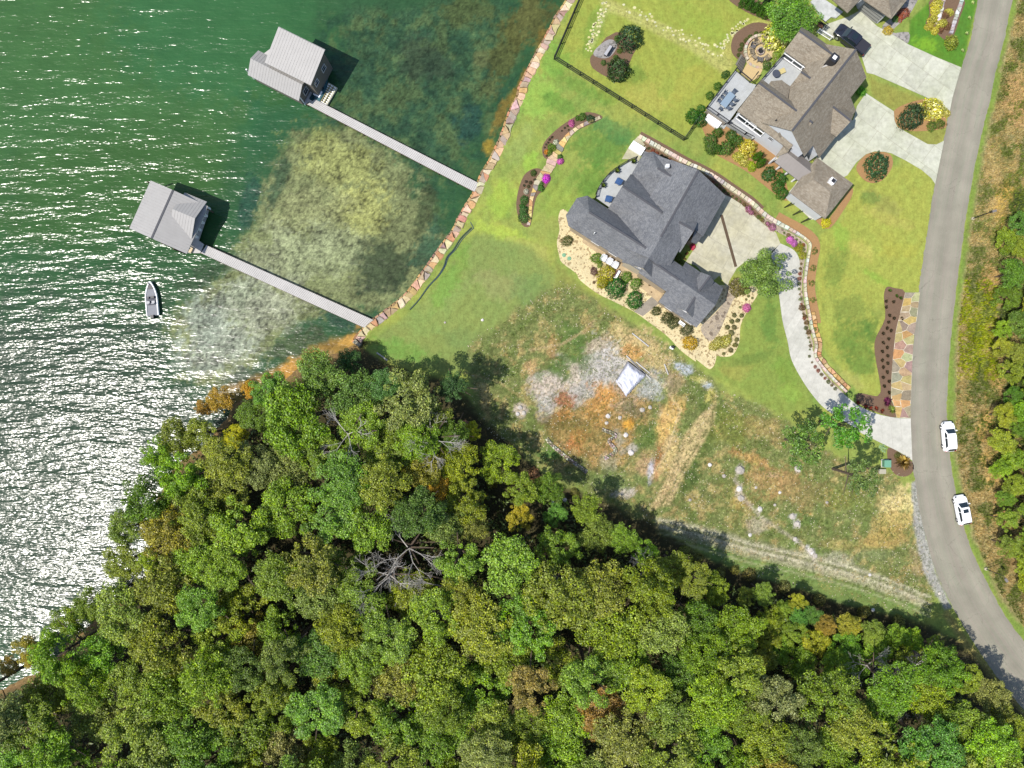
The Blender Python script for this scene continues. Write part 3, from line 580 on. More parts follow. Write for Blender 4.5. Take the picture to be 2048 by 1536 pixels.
def trunk_mesh(seed,limbs=6):
    g=random.Random(seed); mb=MB(); mb.tube((0,0,-.5),(.02,.01,.55),.028,.02,6); mb.tube((.02,.01,.55),(.0,.03,1.0),.02,.006,5)
    for i in range(limbs):
        a=i*2.4+g.random(); h=g.uniform(.45,.85); r=g.uniform(.18,.34); mb.tube((.01,.01,h),(r*math.cos(a),r*math.sin(a),h+.16),.012,.004,4)
    me=bpy.data.meshes.new('trunk'); me.from_pydata(mb.v,[],mb.f); me.materials.append(M_bark); me.update(); return me
TRUNK=[trunk_mesh(i) for i in range(3)]
def tree(p,r,h,col,label,cat='tree',name='broadleaf_tree',group=None,meshes=None,flat=1.0,seed=None):
    """p: photo pixel of the crown centre, r crown radius in metres, h height of the crown centre above ground"""
    g=random.Random(seed if seed is not None else int(p[0]*7+p[1]*13)); zc=1+h
    b=W(p,zc); t=thing(name,label,cat,(b.x,b.y,.95),group); t['_px']=(p[0],p[1])
    c=g.choice(meshes or TREE); v=g.uniform(.9,1.1)
    a=np.array(alb(*col,1.28))*v
    link('crown',c,t,a,loc=(0,0,h+.05),scale=(r*g.uniform(.93,1.1),r*g.uniform(.93,1.1),r*flat*g.uniform(.9,1.1)),rz=g.uniform(0,6.28))
    link('trunk',g.choice(TRUNK),t,loc=(0,0,0),scale=(h,h,h),rz=g.uniform(0,6.28)); return t
def shrub(p,r,col,label,cat='shrub',name='shrub',group=None,h=None,mesh=None,blossom=None,rz=None,ry=None,z0=1.0):
    g=random.Random(int(p[0]*7+p[1]*13)); hh=h or r*1.0
    b=W(p,z0+hh*.5); a=np.array(alb(*col,1.35))
    t=thing(name,label,cat,(b.x,b.y,z0),group); t['_px']=(p[0],p[1]); an=rz if rz is not None else g.uniform(0,6.28)
    fx=g.uniform(.88,1.16); link('foliage',mesh or g.choice(BUSH),t,a,scale=(r*fx,(ry or r)/fx,hh),rz=an)
    if mesh is None: link('stem',TRUNK[0],t,scale=(hh*.8,)*3)
    if blossom: link('blossoms',BLOS[0],t,alb(*blossom,1.3),scale=(r*fx,(ry or r)/fx,hh),rz=an)
    return t
def clump(p,r,col,label,group,cat='plant',name='grass_clump'):
    return shrub(p,r,col,label,cat,name,group,h=r*.9,mesh=SPIKE[int(p[0])%2])
# bare dead trees
def bare(seed,depth=5,spread=.55,up=.25,r0=.02,L0=.42):
    g=random.Random(seed); mb=MB()
    def grow(p,d,L,r,k):
        q=p+d*L; mb.tube(p,q,r,r*.72,4 if k<3 else 3,False)
        if k==0: return
        for i in range(3 if k>2 else 2+(g.random()<.5)):
            dd=(d+Vector((g.uniform(-1,1),g.uniform(-1,1),g.uniform(-1,1)+up))*spread).normalized(); grow(q,dd,L*g.uniform(.6,.85),r*.62,k-1)
    for i in range(4): 
        a=i*1.7+g.random(); grow(Vector((0,0,0)),Vector((math.cos(a),math.sin(a),.55)).normalized(),L0,r0,depth)
    me=bpy.data.meshes.new('branches'); me.from_pydata(mb.v,[],mb.f); me.materials.append(M_dead); me.update(); return me
BARE=[bare(1),bare(5,5,.7),bare(9,4,.6)]
def dead(p,r,h,label,i=0,group=None):
    b=W(p,1+h); t=thing('dead_tree',label,'dead tree',(b.x,b.y,.95),group); t['_px']=p
    link('branches',BARE[i],t,loc=(0,0,h-.5*r),scale=(r,r,r*.8),rz=p[0]*.1); link('trunk',TRUNK[1],t,scale=(h,)*3); return t
OLIVE=(140,158,60); MID=(124,152,56); BRT=(134,166,56); DRK=(106,138,54); YEL=(170,166,50); GRY=(138,152,80); RUS=(160,146,72); LIME=(156,170,58)
FOREST=[(-60,1395),(20,1345),(90,1280),(200,1200),(235,1160),(232,1080),(262,1000),(300,925),(345,880),(410,860),(470,850),(500,800),(560,765),(600,725),(645,705),(700,722),(760,740),(820,770),(880,800),(905,860),(930,900),(985,925),(1045,950),(1110,985),(1190,1030),(1255,1085),(1330,1130),(1400,1145),(1480,1170),(1560,1195),(1700,1240),(1830,1270),(1920,1320),(1990,1400),(2080,1520),(2180,1680),(-80,1680)]
KEY=[ # hand placed crowns: x, y, radius px, height m, colour, kind text
 (590,838,72,11,(124,158,52),'large bright green maple crown standing out at the lake point'),
 (470,872,25,6,(196,196,40),'small lemon yellow tree by the lakeshore point'),
 (640,745,48,9,(118,148,68),'soft grey green tree at the north tip of the wood'),
 (700,722,26,5,(70,106,52),'dark evergreen next to the end of the sea wall'),
 (440,800,30,4,(190,160,64),'golden autumn sapling leaning over the glittering water'),
 (408,815,18,4,(186,150,62),'tiny golden bush furthest out over the water'),
 (500,778,20,3.5,(196,160,60),'yellow orange waterside bush on the shallow bank'),
 (815,800,62,12,(138,150,80),'broad dusty olive tree near the lawn corner'),
 (768,770,36,10,(96,136,70),'mid green tree touching the lawn corner'),
 (905,775,30,10,(72,104,56),'tall dark pine shading the lawn edge'),
 (946,862,20,4,(190,196,56),'small yellow green tree in the clearing by the forest edge'),
 (880,975,24,9,(200,166,60),'orange tinged crown in the middle of the wood'),
 (1040,1035,30,6,(186,176,58),'yellow green tree by the mulch clearing'),
 (1110,1030,25,4,(104,150,66),'small vivid green tree at the shaded forest edge'),
 (300,1122,26,11,(160,186,44),'lime green crown on the western shore'),
 (60,1300,32,6,(176,164,60),'yellow fringe tree over the water at far left'),
 (20,1330,24,5,(182,160,70),'pale yellow waterside tree at the left photo edge'),
 (1290,1105,30,6,(128,168,58),'fresh green tree beside the pale straw patch'),
]
def jitcol(c,a): return tuple(min(250,max(20,v+random.uniform(-a,a))) for v in c)
placed=[]
for (x,y,rp,h,c,lb) in KEY:
    r=rp*S*.9; tree((x,y),r,h,c,lb,flat=.9); placed.append((x,y,rp))
def region(x,y):
    if x<330 and y<1260: return 'on the west shore'
    if x<420: return 'in the lower left corner' if y>1380 else 'on the lower left shore'
    if y<960 and x<640: return 'near the lake point'
    if y<960: return 'along the lawn edge'
    if abs(x-820)<150 and y<1230: return 'around the bleached tree'
    if x>1700: return 'near the road bend'
    if x>1350: return 'below the gravel track' if y<1330 else 'at the lower right'
    if x>950: return 'below the vacant lot' if y<1260 else 'at the lower centre'
    return 'deep in western woods' if y<1240 else 'low in western woods'
NAMES={OLIVE:'olive green',MID:'mid green',BRT:'bright green',DRK:'dark green',GRY:'grey green',RUS:'rusty brown',LIME:'yellow green'}
cand=[]
FP_=[(float(a),float(b)) for a,b in FOREST]
gx=rng.uniform(-70,2170,26000); gy=rng.uniform(690,1670,26000); sdv=polysd(gx,gy,FP_)
nz=fbm(gx,gy,150,3,200); nz2=fbm(gx,gy,60,2,210)
cnt=0
for i in range(len(gx)):
    x,y=gx[i],gy[i]
    if sdv[i]<-4: continue
    rp=38+18*max(0,nz[i]+.3)+6*random.random()
    if sdv[i]<26: rp*=.72
    thin=(940<x<1250 and 940<y<1130)
    if thin: rp*=.78
    if 1480<x<1960 and y<1330: rp*=.62
    if 740<x<880 and 1050<y<1180: continue
    ok=True
    for (a,b,c) in placed:
        if (a-x)**2+(b-y)**2<((c+rp)*(.70 if not thin else .88))**2: ok=False;break
    if not ok: continue
    if y>1560 and rp<30: continue
    placed.append((x,y,rp)); cnt+=1
    q=nz2[i]+random.uniform(-.25,.25)
    tone=DRK if q<-.42 else MID if q<-.1 else OLIVE if q<.4 else BRT if q<.5 else GRY
    if random.random()<.035: tone=random.choice([RUS,LIME,BRT])
    if x<300 and y>1220 and random.random()<.4: tone=BRT
    if x>1350 and y<1330 and random.random()<.5: tone=random.choice([BRT,DRK,LIME])
    h=(8 if sdv[i]<30 else 11)+random.uniform(-2.8,3)+1.5*max(0,nz[i])
    if 1480<x<1960 and y<1330: h=3.5+random.random()*2
    if thin: h=6+random.random()*3
    size='large ' if rp>48 else 'small ' if rp<32 else ''
    tree((x,y),rp*S*1.05,h,jitcol(tone,9),size+NAMES[tone]+' woodland tree '+region(x,y),group='trees of the lakeside wood',flat=random.uniform(.7,1.05),seed=i)
print('forest trees',cnt); open('/tmp/cnt.txt','w').write(str(cnt)) if 0 else None
for (x,y,r,h,i,lb) in [(812,1105,6.2,12,0,'big bleached bare tree in the middle of the wood'),(775,1160,5.6,12.5,1,'second bleached bare tree just below the biggest one'),(885,1180,4.6,12.5,2,'small bare tree right of the biggest bleached tree'),
        (1830,1375,5.6,8,1,'grey leafless tree in the lower right of the wood'),(1745,1340,4,8,2,'thin leafless tree left of the grey one'),(1895,1440,3.4,9,0,'pale leafless thicket tree at the lower right corner'),(1295,1135,3,8,2,'small bare tree at the edge of the lot'),(860,880,4.6,13,1,'bare grey branches poking through the crowns near the lawn'),(690,870,4.4,13.5,2,'bare white limbs above the crowns near the lake point'),(1090,1190,3.4,13,2,'slender bare tree below the lot')]:
    dead((x,y),r*.8,h,lb,i)
# undergrowth: low leafy mass under the canopy
g=np.random.default_rng(77); n=80000; x=g.uniform(-120,2300,n); y=g.uniform(690,1700,n)
s_=polysd(x,y,FP_)+0; k=fbm(x,y,40,3,220)
keep=(s_>14)&(k>-.25); x=x[keep];y=y[keep]
kk=S*109/110; P=np.stack([(x-1024)*kk*.93,(768-y)*kk*.93,1.0+g.uniform(.1,3.6,len(x))],1)
lz=polysd(P[:,0]/kk+1024,768-P[:,1]/kk,LANDPX); P=P[lz>8]
V,F=cards(P,np.tile([0,0,1.],(len(P),1)),.3,.6,5,.6)
o=link('undergrowth',npmesh('undergrowth',V,F,M_leaf),color=alb(88,104,50,1.3)); tag(o,'dark leafy undergrowth on the forest floor','undergrowth',None,'stuff')
# east side bank: scrub trees
EB=[(2075,430),(2015,455),(2012,540),(2000,640),(2012,760),(2000,830),(2004,905),(2000,980),(2020,1095),(2075,1190),(2200,1260),(2260,430)]
gx=rng.uniform(1980,2120,1500); gy=rng.uniform(420,1270,1500); sdv=polysd(gx,gy,EB); pl=[]
for i in range(1500):
    if sdv[i]<-3: continue
    rp=random.uniform(18,28)
    if all((a-gx[i])**2+(b-gy[i])**2>((c+rp)*.74)**2 for a,b,c in pl):
        pl.append((gx[i],gy[i],rp)); tone=random.choice([MID,BRT,DRK,OLIVE,BRT,LIME])
        tree((gx[i],gy[i]),rp*S,random.uniform(2,4),jitcol(tone,8),NAMES[tone]+' scrub tree '+('level with the yard lawn' if gy[i]<590 else 'opposite the flagstones' if gy[i]<800 else 'beside the upper white car' if gy[i]<940 else 'beside the lower white car' if gy[i]<1090 else 'past the lower street lamp'),group='scrub trees east of the road',cat='tree',name='scrub_tree',seed=i)
print('bank trees',len(pl))
# yard trees
tree((1530,548),3.6,4.4,(118,146,70),'rounded olive green yard tree beside the tan parking court',flat=.8)
T1=tree((1727,952),3.0,9.5,(104,128,66),'tall thin yard tree beside the green utility box',meshes=OPEN_T,flat=.8,seed=1)
tree((1692,848),4.1,8.5,(96,150,58),'green yard tree leaning over the curved drive',meshes=OPEN_T,flat=.8,seed=2)
tree((1612,888),3.9,8,(100,132,60),'loose crowned yard tree at the edge of the stony lot',meshes=OPEN_T,flat=.8,seed=3)
tree((1583,32),3.6,5,(104,146,58),'bushy willow like tree between the two upper houses',flat=.7)
# ------------------------------------------------------------------ concrete cut into slabs
def slabs(parent,P,z,mat,ang,w1,w2,gap=.018,smooth=0,thick=.05,name='slab'):
    q=catmull(P,4,True) if smooth else P
    mb=MB().prism([W2(p,z) for p in q],z-thick,z); base=bmesh.new()
    vs=[base.verts.new(v) for v in mb.v]
    for f in mb.f:
        try: base.faces.new([vs[i] for i in f])
        except ValueError: pass
    d=Vector((math.cos(R(ang)),math.sin(R(ang)),0)); e=Vector((-d.y,d.x,0))
    us=[v.co.dot(d) for v in base.verts]; n=0
    def cut(bm,ax,lo,hi):
        for c,nr in ((lo,-ax),(hi,ax)):
            if bm.verts: bmesh.ops.bisect_plane(bm,geom=bm.verts[:]+bm.edges[:]+bm.faces[:],plane_co=ax*c,plane_no=nr,clear_outer=True)
    o_=origin(parent); u=min(us)-random.random()*w1*.5
    while u<max(us):
        b1=base.copy(); cut(b1,d,u+gap,u+w1-gap)
        if b1.verts:
            vv=[v.co.dot(e) for v in b1.verts]; t=min(vv)-.01
            while t<max(vv)-.05:
                b2=b1.copy(); cut(b2,e,t+gap,t+w2-gap)
                if len(b2.faces)>2:
                    bmesh.ops.translate(b2,verts=b2.verts,vec=-o_); me=bpy.data.meshes.new(name); b2.to_mesh(me); me.materials.append(mat)
                    link(name,me,parent); n+=1
                b2.free(); t+=w2
        b1.free(); u+=w1
    base.free(); return n
def drive(label,P,mat,ang,w1,w2,smooth=0,z=1.06):
    o=sheet('driveway',P,z-.03,M_joint,label,.04,'structure',4 if smooth else 0); slabs(o,P,z,mat,ang,w1,w2,smooth=smooth); return o
CU=pts(FF,250,170,370,105,545,270,700,350,865,455,1160,590,1405,690)+[(1905,195)]+pts(FF,1290,1130,1240,1180,1060,1000,800,885,510,760,440,745,385,570,300,470,60,380,-60,330,20,250)
drive('weathered pale concrete driveway of the upper brown house with a parked pickup',CU,M_cgreen,54,3.1,2.9)
CL=pts(FF,430,955,560,1040,715,1140,722,1230,750,1300,1060,1475,1150,1480,1230,1440)+[(1887,288)]+pts(FH,1140,860,1100,800,1000,715,840,620,690,545,620,530,520,525,430,555,330,640,240,770,150,820,-40,700,-160,540,40,380,300,200,340,60,380,0)
drive('wide pale concrete driveway in front of the brown roofed house',CL,M_cgreen,54,3.2,2.9)
CT=pts(FA,1740,640,1850,690,1960,760)+pts(FC,650,0,760,100,880,180,925,290,850,380,700,458,560,482,480,545,400,680,385,745,300,620)+pts(FB,1640,700,1500,520,1390,480,1500,310)+pts(FA,1560,1050,1640,900)
drive('tan concrete parking court beside the dark roofed house',CT,M_ctan,60,3.0,3.0)
dl=[(1541,505)]+pts(FC,850,500,872,600,905,780,925,930,950,1100,1000,1300)+pts(FP,1240,90,1330,270,1450,450,1600,610,1900,800)+pts(FJ,380,440,640,570,780,640,903,722)
dr=pts(FC,925,292,1040,345,1095,400,1122,480,1126,600,1124,800,1150,1000,1190,1200,1280,1440)+pts(FP,1600,280,1720,400,1900,550)+pts(FJ,410,190,560,250,740,285,886,290)
def resample(P,n,z=1.0):
    q=[W(p,z) for p in catmull(P,6)]; L=[0]
    for i in range(1,len(q)): L.append(L[-1]+(q[i]-q[i-1]).length)
    out=[]
    for k in range(n+1):
        t=L[-1]*k/n; i=0
        while i<len(L)-2 and L[i+1]<t: i+=1
        f=(t-L[i])/max(1e-6,L[i+1]-L[i]); out.append(q[i].lerp(q[i+1],min(1,f)))
    return out
a=resample(dl,96);b=resample(dr,96); mb=MB(); q=[(v.x,v.y) for v in a]+[(v.x,v.y) for v in b[::-1]]; mb.prism(q,.97,1.03)
DR=mb.build('driveway',M_joint); tag(DR,'pale curving concrete drive running down to the lane',None,None,'structure')
for k in range(0,96,4):
    mb=MB(); g=.012
    for j in range(4):
        i=k+j; lo=g*1.6 if j==0 else 0; hi=1-(g*1.6 if j==3 else 0)
        p0=a[i].lerp(a[i+1],lo);p1=a[i].lerp(a[i+1],hi);r0=b[i].lerp(b[i+1],lo);r1=b[i].lerp(b[i+1],hi)
        vs=[]
        for zz in (1.02,1.06): vs+=[(v.x,v.y,zz) for v in (p0,r0,r1,p1)]
        fs=[(4,5,6,7),(0,4,7,3),(1,2,6,5)]
        if j==0: fs.append((0,1,5,4))
        if j==3: fs.append((3,7,6,2))
        mb.add(vs,fs)
    mb.build('slab',M_cpale,DR)
o=MB().bar(W(FC(322,0),1.072),W(FC(470,530),1.072),.42,.02).build('trench_drain',mat_plain('drain_rust',alb(96,78,58),.9)); tag(o,'long dark drain channel crossing the tan parking court','drain')
# ------------------------------------------------------------------ stones laid in strips
def vor(w,h,size,seed,jit=.35):
    g=random.Random(seed); nx=max(1,round(w/size)); ny=max(1,round(h/size)); S_=[]
    for i in range(nx):
        for j in range(ny): S_.append(((i+.5+g.uniform(-jit,jit)+(.25 if j%2 else -.25)*(ny>1))*w/nx,(j+.5+g.uniform(-jit,jit))*h/ny))
    out=[]
    for i,s in enumerate(S_):
        P=[(0,0),(w,0),(w,h),(0,h)]
        for j,t in enumerate(S_):
            if i==j or abs(t[0]-s[0])>4*size: continue
            mx,my=(s[0]+t[0])/2,(s[1]+t[1])/2; dx,dy=t[0]-s[0],t[1]-s[1]; Q=[]
            for k in range(len(P)):
                a=P[k];b=P[(k+1)%len(P)]; da=(a[0]-mx)*dx+(a[1]-my)*dy; db=(b[0]-mx)*dx+(b[1]-my)*dy
                if da<=0: Q.append(a)
                if da*db<0: t_=da/(da-db); Q.append((a[0]+(b[0]-a[0])*t_,a[1]+(b[1]-a[1])*t_))
            P=Q
            if len(P)<3: break
        if len(P)>=3: out.append(P)
    return out
def stonestrip(parent,Lw,Rw,size,zt,depth,cols,seed,joint=.05,rag=.06,name='stone',rows=None,bev=.06,tilt=.04,wig=0):
    """Lw,Rw: equal length world point lists. Stones are Voronoi cells in strip space."""
    n=len(Lw)-1; mid=[(Lw[i]+Rw[i])/2 for i in range(n+1)]; L=sum((mid[i+1]-mid[i]).length for i in range(n)); wd=sum((Lw[i]-Rw[i]).length for i in range(n+1))/(n+1)
    g=random.Random(seed); o_=origin(parent); cnt=0
    def mp(u,v):
        t=min(max(u/L,0),.99999)*n; i=int(t); f=t-i; return (Lw[i].lerp(Lw[i+1],f)).lerp(Rw[i].lerp(Rw[i+1],f),v/wd)
    for P in vor(L,wd,size,seed):
        cx=sum(p[0] for p in P)/len(P); cy=sum(p[1] for p in P)/len(P)
        ext=max(math.hypot(p[0]-cx,p[1]-cy) for p in P)
        if ext<.12: continue
        Q=[]
        for k in range(len(P)):   # break up long edges a little
            a=P[k];b=P[(k+1)%len(P)]; Q.append(a)
            if math.hypot(a[0]-b[0],a[1]-b[1])>.3: Q.append(((a[0]+b[0])/2+g.uniform(-rag,rag),(a[1]+b[1])/2+g.uniform(-rag,rag)))
        k1=max(.3,1-joint/ext); k2=max(.2,1-(joint+bev)/ext); z=zt+g.uniform(-tilt,tilt); sx,sy=g.uniform(-tilt,tilt),g.uniform(-tilt,tilt)
        w1=[mp(cx+(p[0]-cx)*k1,cy+(p[1]-cy)*k1) for p in Q]; w2=[mp(cx+(p[0]-cx)*k2,cy+(p[1]-cy)*k2) for p in Q]; m=len(Q)
        c=mp(cx,cy)
        vs=[(v.x,v.y,zt-depth) for v in w1]+[(v.x,v.y,z-bev*.7) for v in w1]+[(v.x,v.y,z+sx*(v.x-c.x)+sy*(v.y-c.y)) for v in w2]
        fs=[(i,(i+1)%m,m+(i+1)%m,m+i) for i in range(m)]+[(m+i,m+(i+1)%m,2*m+(i+1)%m,2*m+i) for i in range(m)]+[tuple(range(2*m,3*m))]
        ar=sum(w1[i].x*w1[(i+1)%m].y-w1[(i+1)%m].x*w1[i].y for i in range(m))
        if ar<0: fs=[f[::-1] for f in fs]
        col=g.choice(cols); cc=alb(*[max(10,min(250,q+g.uniform(-12,12))) for q in col]); mb=MB(); mb.add(vs,fs); mb.build(name,M_stone,parent,color=cc); cnt+=1
    return cnt
def offs(P,d):
    out=[]
    for i in range(len(P)):
        a=P[max(0,i-1)];b=P[min(len(P)-1,i+1)]; t=(b-a).normalized(); out.append(P[i]+Vector((-t.y,t.x,0))*d)
    return out
SWC=[(226,200,166),(212,178,138),(202,158,118),(220,190,150),(190,166,142),(176,148,128),(230,210,178),(206,188,164),(186,168,150)]
c=resample(WALL,110); c=[Vector((v.x,v.y,0)) for v in c]
SW=thing('sea_wall','long sea wall of tan and rust boulders along the lawn edge','sea wall',(c[60].x,c[60].y,0))
mb=MB(); P_=[(v.x,v.y) for v in offs(c,-.35)]+[(v.x,v.y) for v in offs(c,.8)][::-1]
mb.prism(P_,-.8,.8).build('core',M_stone,SW,color=alb(140,122,98))
n=stonestrip(SW,offs(c,-.35),offs(c,.85),.82,1.1,1.5,SWC,3,.05,.16,bev=.16,tilt=.12,); print('sea wall stones',n)
n=stonestrip(SW,offs(c,-.75),offs(c,-.2),.8,.35,1.2,[(190,150,110),(160,130,96),(206,160,112)],4,.08,.08,bev=.12,tilt=.1)
# rocks on the natural bank near the wall end
# flagstone apron
fl=pts(FI,830,436,800,560,770,680,735,830,715,1000,700,1150,690,1350,688,1536)+pts(FJ,705,130,742,282); frr=pts(FI,980,436,965,560,950,690,925,830,912,960,903,1150,895,1350,888,1536)+pts(FJ,884,130,882,288)
a=resample(fl,40);b=resample(frr,40)
AP=thing('flagstone_apron','strip of large ochre flagstones with pale mortar beside the lane','paving',(a[20].x,a[20].y,1))
MB().prism([(v.x,v.y) for v in a]+[(v.x,v.y) for v in b[::-1]],.97,1.06).build('mortar_bed',mat_noise('mortar',alb(232,222,198),.1,3,20),AP)
stonestrip(AP,a,b,1.12,1.10,.1,[(190,164,112),(198,158,100),(178,158,120),(188,172,128),(170,150,122),(182,172,130),(204,166,104),(158,144,120)],11,.05,.07,bev=.02,tilt=.012)
# retaining wall north of the court and down the drive
rw=pts(FA,905,70,1150,205,1400,345,1520,400,1700,500,1860,610,2048,740)+pts(FC,760,0,900,90,1080,185,1190,262,1222,320,1200,450,1178,600,1170,750,1190,900,1215,1020,1240,1160,1285,1330)+pts(FP,1480,60,1560,180,1660,290,1800,430)
c=[Vector((v.x,v.y,0)) for v in resample(rw,150)]
RW=thing('retaining_wall','low cream stone retaining wall curving above the drive and court','wall',(c[75].x,c[75].y,1))
wl_=[.32 if i<68 else .32-.14*min(1,(i-68)/10) for i in range(151)]; n=stonestrip(RW,[offs(c,wl_[i])[i] for i in range(151)],[offs(c,-wl_[i])[i] for i in range(151)],.62,1.5,.55,[(226,214,190),(216,204,180),(230,222,202),(206,194,172),(222,208,178)],21,.035,.04,bev=.05,tilt=.04); print('retaining stones',n)
def ribbon(c,d0,d1,z,mat,label,th=.05):
    P=[(v.x,v.y) for v in offs(c,d0)]+[(v.x,v.y) for v in offs(c,d1)][::-1]; o=MB().prism(P,z-th,z).build('planting_bed',mat); tag(o,label,None,None,'structure'); return o
ribbon(c[:62],-.32,-1.5,1.035,M_mulch,'brown planting strip under the retaining wall'); ribbon(c[62:],-.32,-1.1,1.037,M_river,'stony planting strip beside the drive')
ribbon(c[66:118],.32,1.6,1.036,M_pine,'straw planting strip above the drive wall')
ribbon(c[:60],.32,.9,1.034,M_mulch,'mulch strip above the retaining wall')
cc=c[112:]
o=thing('boulder_edging','row of orange boulders edging the curve of the drive','edging',(cc[18].x,cc[18].y,1)); stonestrip(o,offs(cc,.95),offs(cc,.34),.62,1.35,.4,[(216,172,112),(206,156,100),(188,150,110),(226,190,130)],31,.06,.07,bev=.1,tilt=.08)
# ------------------------------------------------------------------ beds
sheet('gravel_bed',pts(FB,140,-60,85,30,98,150,70,280,95,420,125,490,270,600,305,665,480,800,640,880,850,985,960,1060,1200,1240,1330,1380,1490,1500)+pts(FP,260,92,360,170,410,196,455,150,475,70)+pts(FC,275,1440,345,1452,440,1430,505,1300,518,1130,600,960,700,800,690,700,560,700,400,720)+pts(FB,1700,740,1500,1000,1100,650,750,380,350,120),1.03,M_gravel,'cream gravel garden along the south side of the dark roofed house',smooth=3)
sheet('river_stone_bed',pts(FC,385,745,470,650,560,680,560,760,450,860,400,960,350,1080,300,1190,220,1290,150,1250,110,1150,200,1060,300,960,370,850),1.045,M_river,'mottled river stone bed beside the garage end',smooth=3)
sheet('mulch_bed',pts(FN,1150,690,1200,600,1330,480,1480,380,1600,330,1720,350,1755,400,1500,520,1380,620,1270,760,1210,812,1160,780),1.03,M_mulch,'upper mulch bed in the lakeside lawn')
sheet('mulch_bed',pts(FN,1150,920,1060,908,960,980,900,1150,885,1320,940,1480,1020,1500,1050,1380,1090,1200,1180,1110,1240,1000),1.03,M_mulch,'lower mulch bed in the lakeside lawn')
sheet('mulch_bed',pts(FG,600,370,720,330,880,470,850,560,760,760,700,845,600,800,440,700,410,600,450,545,560,400),1.03,M_mulch,'mulch island bed inside the fenced lawn')
sheet('patio_stones',pts(FG,470,500,600,405,690,450,640,560,560,600,450,570),1.05,M_ggravel,'grey stone pad with a bench in the island bed')
sheet('mulch_bed',pts(FE,480,330,640,235,790,245,830,300,720,360,600,470,570,590,500,612,430,540,425,430),1.03,M_mulch,'mulch crescent round the fire pit')
sheet('straw_bed',pts(FD,60,330,240,270,420,330,560,440,700,520,880,640,1010,1060,960,1130,800,1010,600,850,450,760,300,680,210,600,120,380),1.03,M_pine,'pine straw bed along the southwest side of the brown house')
sheet('mulch_bed',pts(FI,640,380,720,390,830,436,770,690,715,1000,690,1300,685,1536)+pts(FJ,700,130,740,280,560,235,400,165,330,110,350,32,520,62)+pts(FI,560,1480,580,1400,520,1060,530,900,625,700,612,480),1.03,M_mulch,'long brown mulch bed beside the flagstones',smooth=3)
sheet('mulch_bed',pts(FJ,660,590,780,645,905,740,910,830,840,885,740,870,680,800,650,700),1.03,M_mulch,'mulch bed with a pampas clump at the drive mouth')
sheet('mulch_bed',pts(FH,430,560,560,530,680,560,700,680,600,820,480,850,380,790,330,680),1.03,M_pine,'round straw bed with one dark magnolia')
sheet('mulch_bed',pts(FF,720,1130,850,1060,1050,1010,1235,1010,1245,1200,1240,1310,950,1345,790,1320,745,1280,715,1210),1.03,M_pine,'straw island between the two upper driveways')
sheet('mulch_bed',pts(FF,1100,-20,1430,-20,1390,180,1330,360,1270,430,1140,330,1040,250,1080,150),1.03,M_mulch,'planting island by the lane at the top edge')
sheet('mulch_bed',pts(FD,1290,1340,1320,1290,1420,1320,1640,1010,1660,1080,1560,1250,1450,1400,1380,1416),1.03,M_pine,'straw bed around the detached garage')
sheet('stone_bank',pts(FF,690,330,870,150,960,0,1000,-40,900,-60,760,120,600,260,640,340,740,380,800,410,860,440,866,330),1.03,M_ggravel,'grey stone bank below the top house')
sheet('hedge_bed',pts(FE,390,-20,520,90,700,180,880,240,1100,320,1180,240,900,100,600,-30),1.03,M_mulch,'mulch bed behind the arborvitae row')
sheet('patio',pts(FB,350,180,760,490,1110,720,1160,800,1110,900,1000,800,700,560,640,600,560,540,600,470,330,280),1.08,mat_conc('tan_paving',alb(214,190,150),alb(198,176,140)),'tan paved terrace along the south side of the dark roofed house',.1,smooth=0)
sheet('path',pts(FB,1090,800,1160,810,1100,920,950,1035,860,990,960,900),1.075,mat_conc('grey_path',alb(176,166,150),alb(160,152,138)),'grey paved path crossing the gravel garden',.08,smooth=0)
# ------------------------------------------------------------------ roofs
def slab_face(mb,P,th=.16):
    P=[Vector(p) for p in P]; n=len(P); c=(P[1]-P[0]).cross(P[2]-P[0])
    if c.z<0: P=P[::-1]
    mb.add([(p.x,p.y,p.z) for p in P]+[(p.x,p.y,p.z-th) for p in P],[tuple(range(n)),tuple(range(2*n-1,n-1,-1))]+[(i,n+i,n+(i+1)%n,(i+1)%n) for i in range(n)])
def window(T,c,d,n,w_,h_,col=(232,232,232),bars=1):
    """c centre on wall, d wall direction, n outward normal (2d unit vectors)"""
    d=Vector((*d,0));n=Vector((*n,0));c=Vector(c); up=Vector((0,0,1))
    mb=MB(); t=.09
    for s in (-1,1): mb.bar(c+d*s*w_/2+n*.05-up*(h_/2+t/2),c+d*s*w_/2+n*.05+up*(h_/2+t/2),t,.07); mb.bar(c-d*(w_/2)+up*s*h_/2+n*.05,c+d*(w_/2)+up*s*h_/2+n*.05,.07,t)
    if bars: mb.bar(c-d*w_/2+n*.045,c+d*w_/2+n*.045,.04,.04)
    f=mb.build('window',M_paint,T,color=alb(*col)); m2=MB(); a=c-d*w_/2+n*.03; b=c+d*w_/2+n*.03
    m2.add([a-up*h_/2,b-up*h_/2,b+up*h_/2,a+up*h_/2],[(0,1,2,3)]).build('pane',M_glass,f)
